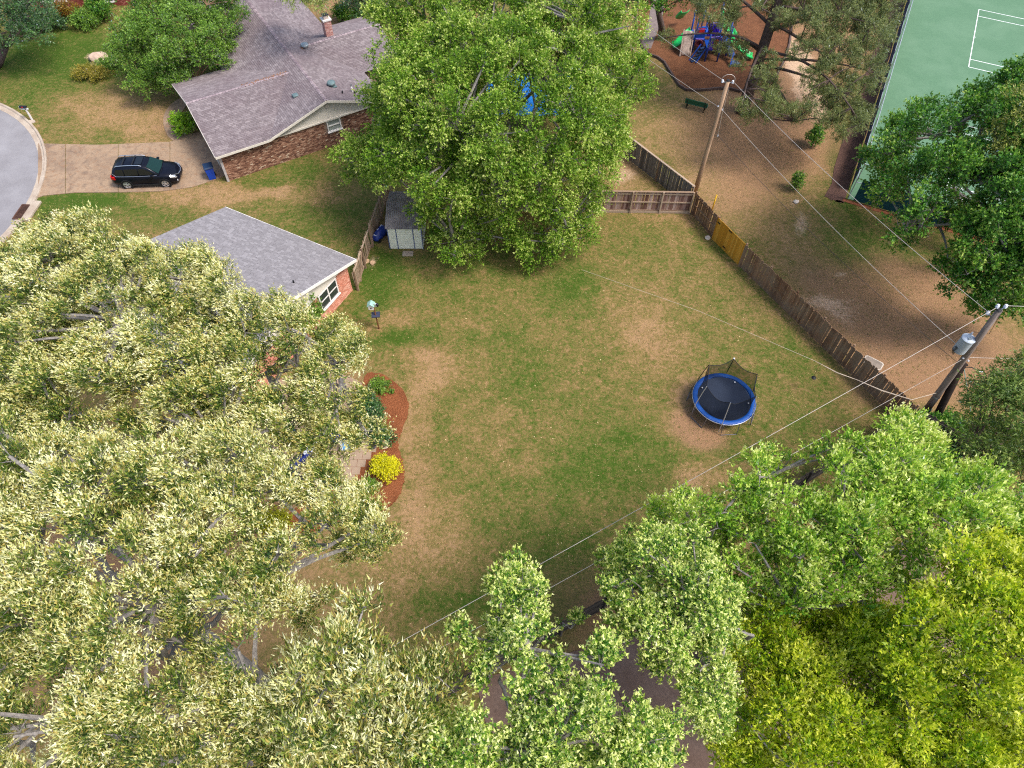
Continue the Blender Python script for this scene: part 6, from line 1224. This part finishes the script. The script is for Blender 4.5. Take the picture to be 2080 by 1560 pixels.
# pine over the playground
def pine():
    b = P(1507, 228); b[2] = -.1; top = P(1583, -10, 0); 
    h_ = 12.5; tp_ = np.array([b[0] + .3, b[1] + .2, h_])
    t_ = thing('pine_tree', 'tall pine with open dark branches leaning over the playground bed', 'tree', (b[0], b[1], 0))
    MB().tube([b, b * .75 + tp_ * .25, b * .4 + tp_ * .6, tp_], [.52, .42, .36, .2], 14).build('trunk', M_BDARK, t_, True)
    rg_ = RNG; bases = []
    poly = [(1530, -60), (1820, -60), (1826, 50), (1800, 110), (1795, 160), (1770, 190), (1755, 250), (1700, 280), (1640, 250), (1560, 245), (1490, 240), (1500, 215), (1545, 205), (1530, 160), (1560, 110)]
    pl2 = [(1360, -60), (1480, -60), (1500, 30), (1470, 70), (1430, 50), (1400, 10)]; pl3 = [(1455, 75), (1510, 80), (1520, 130), (1480, 140), (1455, 115)]; pl4 = [(1340, 50), (1380, 60), (1385, 90), (1345, 90)]
    pl5 = [(1640, 250), (1670, 255), (1662, 280), (1645, 285)]
    holes = [(1600, 150, 34), (1640, 130, 22), (1620, 185, 22), (1560, 60, 24), (1690, 170, 14), (1590, 95, 26), (1625, 60, 20), (1750, 120, 10), (1660, 210, 12)]
    pf = []
    for po_, z0, z1, st in ((poly, 4.5, 9.5, 17), (pl2, 6, 8, 17), (pl3, 5, 5.5, 20), (pl4, 5, 6, 18)):
        xs = [p[0] for p in po_]; ys = [p[1] for p in po_]; y = min(ys)
        while y < max(ys):
            x = min(xs)
            while x < max(xs):
                px, py = x + rg_.uniform(-9, 9), y + rg_.uniform(-7, 7)
                if in_poly(px, py, po_) and rg_.random() < .8 and not any(math.hypot(px - h[0], py - h[1]) < h[2] for h in holes): pf.append((P(px, py, z0 + (z1 - z0) * np.clip((230 - py) / 300 + rg_.uniform(-.3, .3), 0, 1)), rg_.uniform(.42, .72)))
                x += st
            y += st * .75
    # limbs sweep out from the trunk, puffs of needles sit along their ends
    ctr = np.array([p for p, _ in pf]); n_l = 17; sel = [int(np.argmax(np.linalg.norm(ctr[:, :2] - b[:2], axis=1)))]; dist = np.linalg.norm(ctr - ctr[sel[0]], axis=1)
    while len(sel) < n_l: i = int(np.argmax(dist)); sel.append(i); dist = np.minimum(dist, np.linalg.norm(ctr - ctr[i], axis=1))
    pts = []
    for i in sel:
        z_ = np.clip(ctr[i][2] - .4, 3.5, 11.5); s_ = b + (tp_ - b) * (z_ / h_); q = bez(s_, ctr[i], .5, 9, .2); MB().tube(q, list(np.linspace(.13, .035, 9)), 6).build('limb', M_BDARK, t_, True); pts += q[2:]
    pts = np.array(pts); tw = MB()
    for j, c_ in enumerate(ctr):
        if j in sel: continue
        i = int(np.argmin(np.linalg.norm(pts - c_, axis=1))); tw.tube(bez(pts[i], c_, .1, 6, .3), list(np.linspace(.05, .02, 6)), 4, False)
    o = tw.build('branches', M_BDARK, t_, fix=False); o['kind'] = 'stuff'
    V, F, tone, _ = leaves(pf, (.26, .03), .3, nsub=6, k=10, spray=.16, spread=.6, tilt=1.5, upb=.5, sub_in=.2)
    arr_obj('crown', V, F, M_PINE, t_, tone)
    TREES.append(('pine', len(pf), len(F)))
pine()

# shrubs, saplings
def shrub(name, label, px, py, rad, mat, leaf=(.08, .04), per=1.0, r=None, cat='shrub', group=None, k=6, stems=4, bark=None, z0=None, nl=None, **kw):
    b = P(px, py); rx, ry, rz = rad; r = r or min(rad) * .5; L = []
    n = nl or max(5, int(2.2 * (rx * ry + rx * rz) / (r * r)))
    for i in range(n):
        u_ = rdir(1)[0]; u_[2] = abs(u_[2]); q = np.array([b[0], b[1], rz * .25 if z0 is None else z0]) + u_ * np.array([rx - r * .6, ry - r * .6, rz - r * .3]) * RNG.uniform(.55, 1.0); L.append((q, r * RNG.uniform(.75, 1.2)))
    t_ = thing(name, label, cat, (b[0], b[1], 0), group)
    V, F, tone, sc_ = leaves(L, (leaf[0] * 1.25, leaf[1] * 1.3), per * .42, nsub=6, k=k, spray=leaf[0] * 2.2, spread=.5, **kw); V[:, 2] = np.maximum(V[:, 2], .02)
    arr_obj('foliage', V, F, mat, t_, tone); st = MB()
    for i in range(stems):
        q = L[i % len(L)][0]; st.tube(bez((b[0], b[1], 0), q, .1, 5), [.03, .025, .02, .015, .01], 5)
    o = st.build('stems', bark or M_BDARK, t_); o['kind'] = 'stuff'; return t_
M_GOLD = LM('golden_leaf', [(0, srgb(150, 150, 10)), (.4, srgb(206, 200, 14)), (1, srgb(240, 232, 50))], trans=.25)
shrub('golden_shrub', 'round bright yellow shrub on the red mulch bed', 783, 962, (.82, .76, 1.0), M_GOLD, (.09, .03), 1.1, r=.26, upb=.6)
shrub('holly_shrub', 'dark rounded evergreen shrub at the right side of the mulch bed above the statue', 782, 893, (.62, .6, .75), M_DARK, (.08, .05), 1.1)
shrub('long_shrub', 'long dark shrub mass along the inner edge of the mulch bed', 752, 850, (1.0, 1.5, 1.1), M_DARK, (.09, .04), 1.0, r=.45)
shrub('mulch_plant', 'small bright green plant at the top end of the mulch bed', 770, 790, (.45, .5, .5), M_MYR, (.12, .05), .9)
shrub('mulch_plant', 'small green plant at the lower end of the mulch bed below the yellow shrub', 752, 990, (.4, .4, .45), M_MYR, (.12, .05), .9)
for px, py, lb in ((788, 782, 'tiny seedling upper one on the open red mulch'), (795, 797, 'tiny seedling lower one on the open red mulch')): shrub('seedling', lb, px, py, (.16, .16, .14), M_MYR, (.08, .04), .7, r=.09, cat='plant', nl=4, stems=2)
shrub('wall_shrub', 'upright bright green shrub against the salmon brick gable wall', 640, 668, (.75, .75, 2.4), M_MYR, (.12, .05), 1.0, r=.4)
shrub('garage_shrub', 'rounded lime green shrub below the eave of the garage wing', 383, 272, (1.0, .95, 1.5), LM('garage_leaf', [(0, srgb(74, 120, 14)), (.5, srgb(118, 164, 22)), (1, srgb(168, 200, 50))]), (.1, .06), 1.1, r=.38)
shrub('spreading_shrub', 'low yellowish spreading shrub on the front lawn beside the boulder', 190, 158, (1.9, .9, .6), LM('juniper_leaf', [(0, srgb(96, 104, 24)), (.5, srgb(150, 142, 44)), (.8, srgb(186, 160, 80)), (1, srgb(196, 190, 100))]), (.12, .035), .9, r=.35, upb=.6)
shrub('shade_shrub', 'green shrub right behind the spreading yellowish shrub', 222, 142, (1.2, .9, .7), M_MYR, (.1, .05), .9, r=.35)
shrub('front_shrub', 'dark green shrub below the red brick house at its left side', 105, 60, (1.8, .8, 1.4), M_DARK, (.12, .06), 1.0, r=.5)
shrub('front_shrub', 'orange tinged shrub below the red brick house at its middle', 150, 44, (1.6, .8, 1.3), LM('rusty_leaf', [(0, srgb(96, 70, 20)), (.5, srgb(150, 104, 34)), (1, srgb(130, 150, 40))]), (.12, .05), .9, r=.5)
shrub('front_shrub', 'bright green shrub below the red brick house at its right side', 178, 56, (1.3, .9, 1.1), M_MYR, (.12, .06), .9, r=.45)
shrub('front_shrub', 'deep green shrub between the red brick house and the multi-stemmed tree', 215, 40, (1.5, 1.0, 1.6), M_OAK, (.12, .06), .9, r=.5)
shrub('front_shrub', 'mottled dark shrub next to the overhanging corner tree', 60, 66, (1.6, .9, 1.2), M_DARK, (.12, .06), .9, r=.5)
shrub('back_shrub', 'mossy green shrub behind the roof edge of the brown house', 715, 42, (1.6, 1.1, 1.2), M_OAK, (.12, .06), .9, r=.5)
shrub('red_shrub', 'dark red leaved shrub behind the brown house at the top edge', 748, 12, (1.0, .8, 1.3), LM('maroon_leaf', [(0, srgb(60, 16, 16)), (1, srgb(120, 40, 34))]), (.12, .05), .9, r=.45)
shrub('sapling', 'dark green sapling near the court verge under the pine', 1648, 298, (.5, .5, 1.7), M_OAK, (.12, .06), 1.0, r=.3, stems=3)
shrub('sapling', 'small green sapling on the bare park ground near the yellow marker post', 1612, 386, (.42, .42, 1.3), M_MYR, (.12, .06), 1.0, r=.26, stems=3)
shrub('undergrowth_shrub', 'dark green bush growing at the foot of the stub pole', 1915, 890, (1.4, 1.2, 1.2), M_OAK, (.13, .07), .9, r=.5)
shrub('undergrowth_shrub', 'dark bush below the dark board fence at the right', 1985, 930, (1.8, 1.4, 1.6), M_DARK, (.13, .07), .9, r=.6)
shrub('yellow_ground_shrub', 'flat yellow-green shrub under the pale trees below the patio', 555, 1062, (1.1, .7, .5), LM('chartreuse_leaf', [(0, srgb(120, 130, 16)), (1, srgb(200, 196, 40))]), (.09, .04), 1.0, r=.3)
shrub('bed_shrub', 'dark green bush in the brown soil under the largest pale tree', 560, 1120, (.8, .7, .8), M_DARK, (.1, .05), 1.0, r=.35)
# grass tufts and fallen bits give the lawn relief
def scatter(name, n, mat, size, fn):
    xy = []
    while len(xy) < n:
        m = 4000; px = RNG.uniform(-30, 2110, m); py = RNG.uniform(60, 1580, m)
        for a, b in zip(px, py):
            if fn(a, b): xy.append(P(a, b)[:2])
            if len(xy) >= n: break
    xy = np.array(xy); n = len(xy); a = RNG.uniform(0, 6.28, n); L = size * RNG.uniform(.5, 1.4, n); w_ = L * RNG.uniform(.2, .5, n); z = RNG.uniform(.012, .03, n)
    dx, dy = np.cos(a), np.sin(a); c = np.column_stack([xy, z]); A = np.column_stack([dx * L / 2, dy * L / 2, RNG.normal(0, .15, n) * L]); B = np.column_stack([-dy * w_ / 2, dx * w_ / 2, RNG.normal(0, .2, n) * w_])
    V = np.stack([c - A, c + B, c + A, c - B], 1).reshape(-1, 3); V[:, 2] = np.maximum(V[:, 2], .006); F = np.arange(4 * n).reshape(-1, 4); o = arr_obj(name, V, F, mat, None, RNG.random(n)); return tag(o, kind='stuff')
lawn_poly = [(740, 600), (760, 520), (1000, 540), (1230, 440), (1400, 440), (1800, 860), (1500, 960), (900, 1360), (700, 1250), (820, 1000), (840, 830), (770, 740)]
park_poly = [(1300, 200), (1390, 190), (1480, 200), (1700, 270), (1700, 420), (1880, 480), (2000, 720), (1850, 800), (1420, 420)]
front_poly = [(100, 60), (250, 180), (340, 285), (90, 290), (0, 200), (0, 110)]; side_poly = [(80, 410), (420, 385), (680, 310), (740, 440), (730, 500), (480, 420), (300, 480), (60, 470)]
allp = lambda a, b: any(in_poly(a, b, p) for p in (lawn_poly, park_poly, front_poly, side_poly))
t = NT('dry_leaf'); at = t.n('ShaderNodeAttribute'); at.attribute_name = 'tone'; t.bsdf(t.ramp(at.outputs['Fac'], [(0, srgb(120, 84, 52)), (.5, srgb(176, 140, 92)), (1, srgb(226, 204, 156))]), .9, 0, .1)
scatter('fallen_leaves', 1500, t.m, .085, allp)
t = NT('grass_blade'); at = t.n('ShaderNodeAttribute'); at.attribute_name = 'tone'; t.bsdf(t.ramp(at.outputs['Fac'], [(0, srgb(86, 100, 42)), (.5, srgb(122, 118, 60)), (1, srgb(160, 142, 92))]), .9, 0, .1)
def tufts(n):
    xy = []
    while len(xy) < n:
        px = RNG.uniform(-30, 2110, 4000); py = RNG.uniform(60, 1580, 4000)
        for a, b in zip(px, py):
            if allp(a, b): xy.append(P(a, b)[:2])
    xy = np.array(xy[:n]); m = 4; c = np.repeat(xy, m, 0); k = len(c); a = RNG.uniform(0, 6.28, k); h = RNG.uniform(.03, .085, k); s = RNG.uniform(.03, .09, k); c = c + RNG.normal(0, .05, (k, 2))
    dx, dy = np.cos(a), np.sin(a); w_ = .012
    V = np.stack([np.column_stack([c[:, 0] - dy * w_, c[:, 1] + dx * w_, np.full(k, .0)]), np.column_stack([c[:, 0] + dy * w_, c[:, 1] - dx * w_, np.full(k, .0)]), np.column_stack([c[:, 0] + dx * s, c[:, 1] + dy * s, h])], 1).reshape(-1, 3)
    o = arr_obj('grass', V, np.arange(3 * k).reshape(-1, 3), t.m, None, RNG.random(k)); tag(o, kind='stuff')
tufts(12000)
print('TREES', TREES, 'leaves', sum(a[2] for a in TREES))
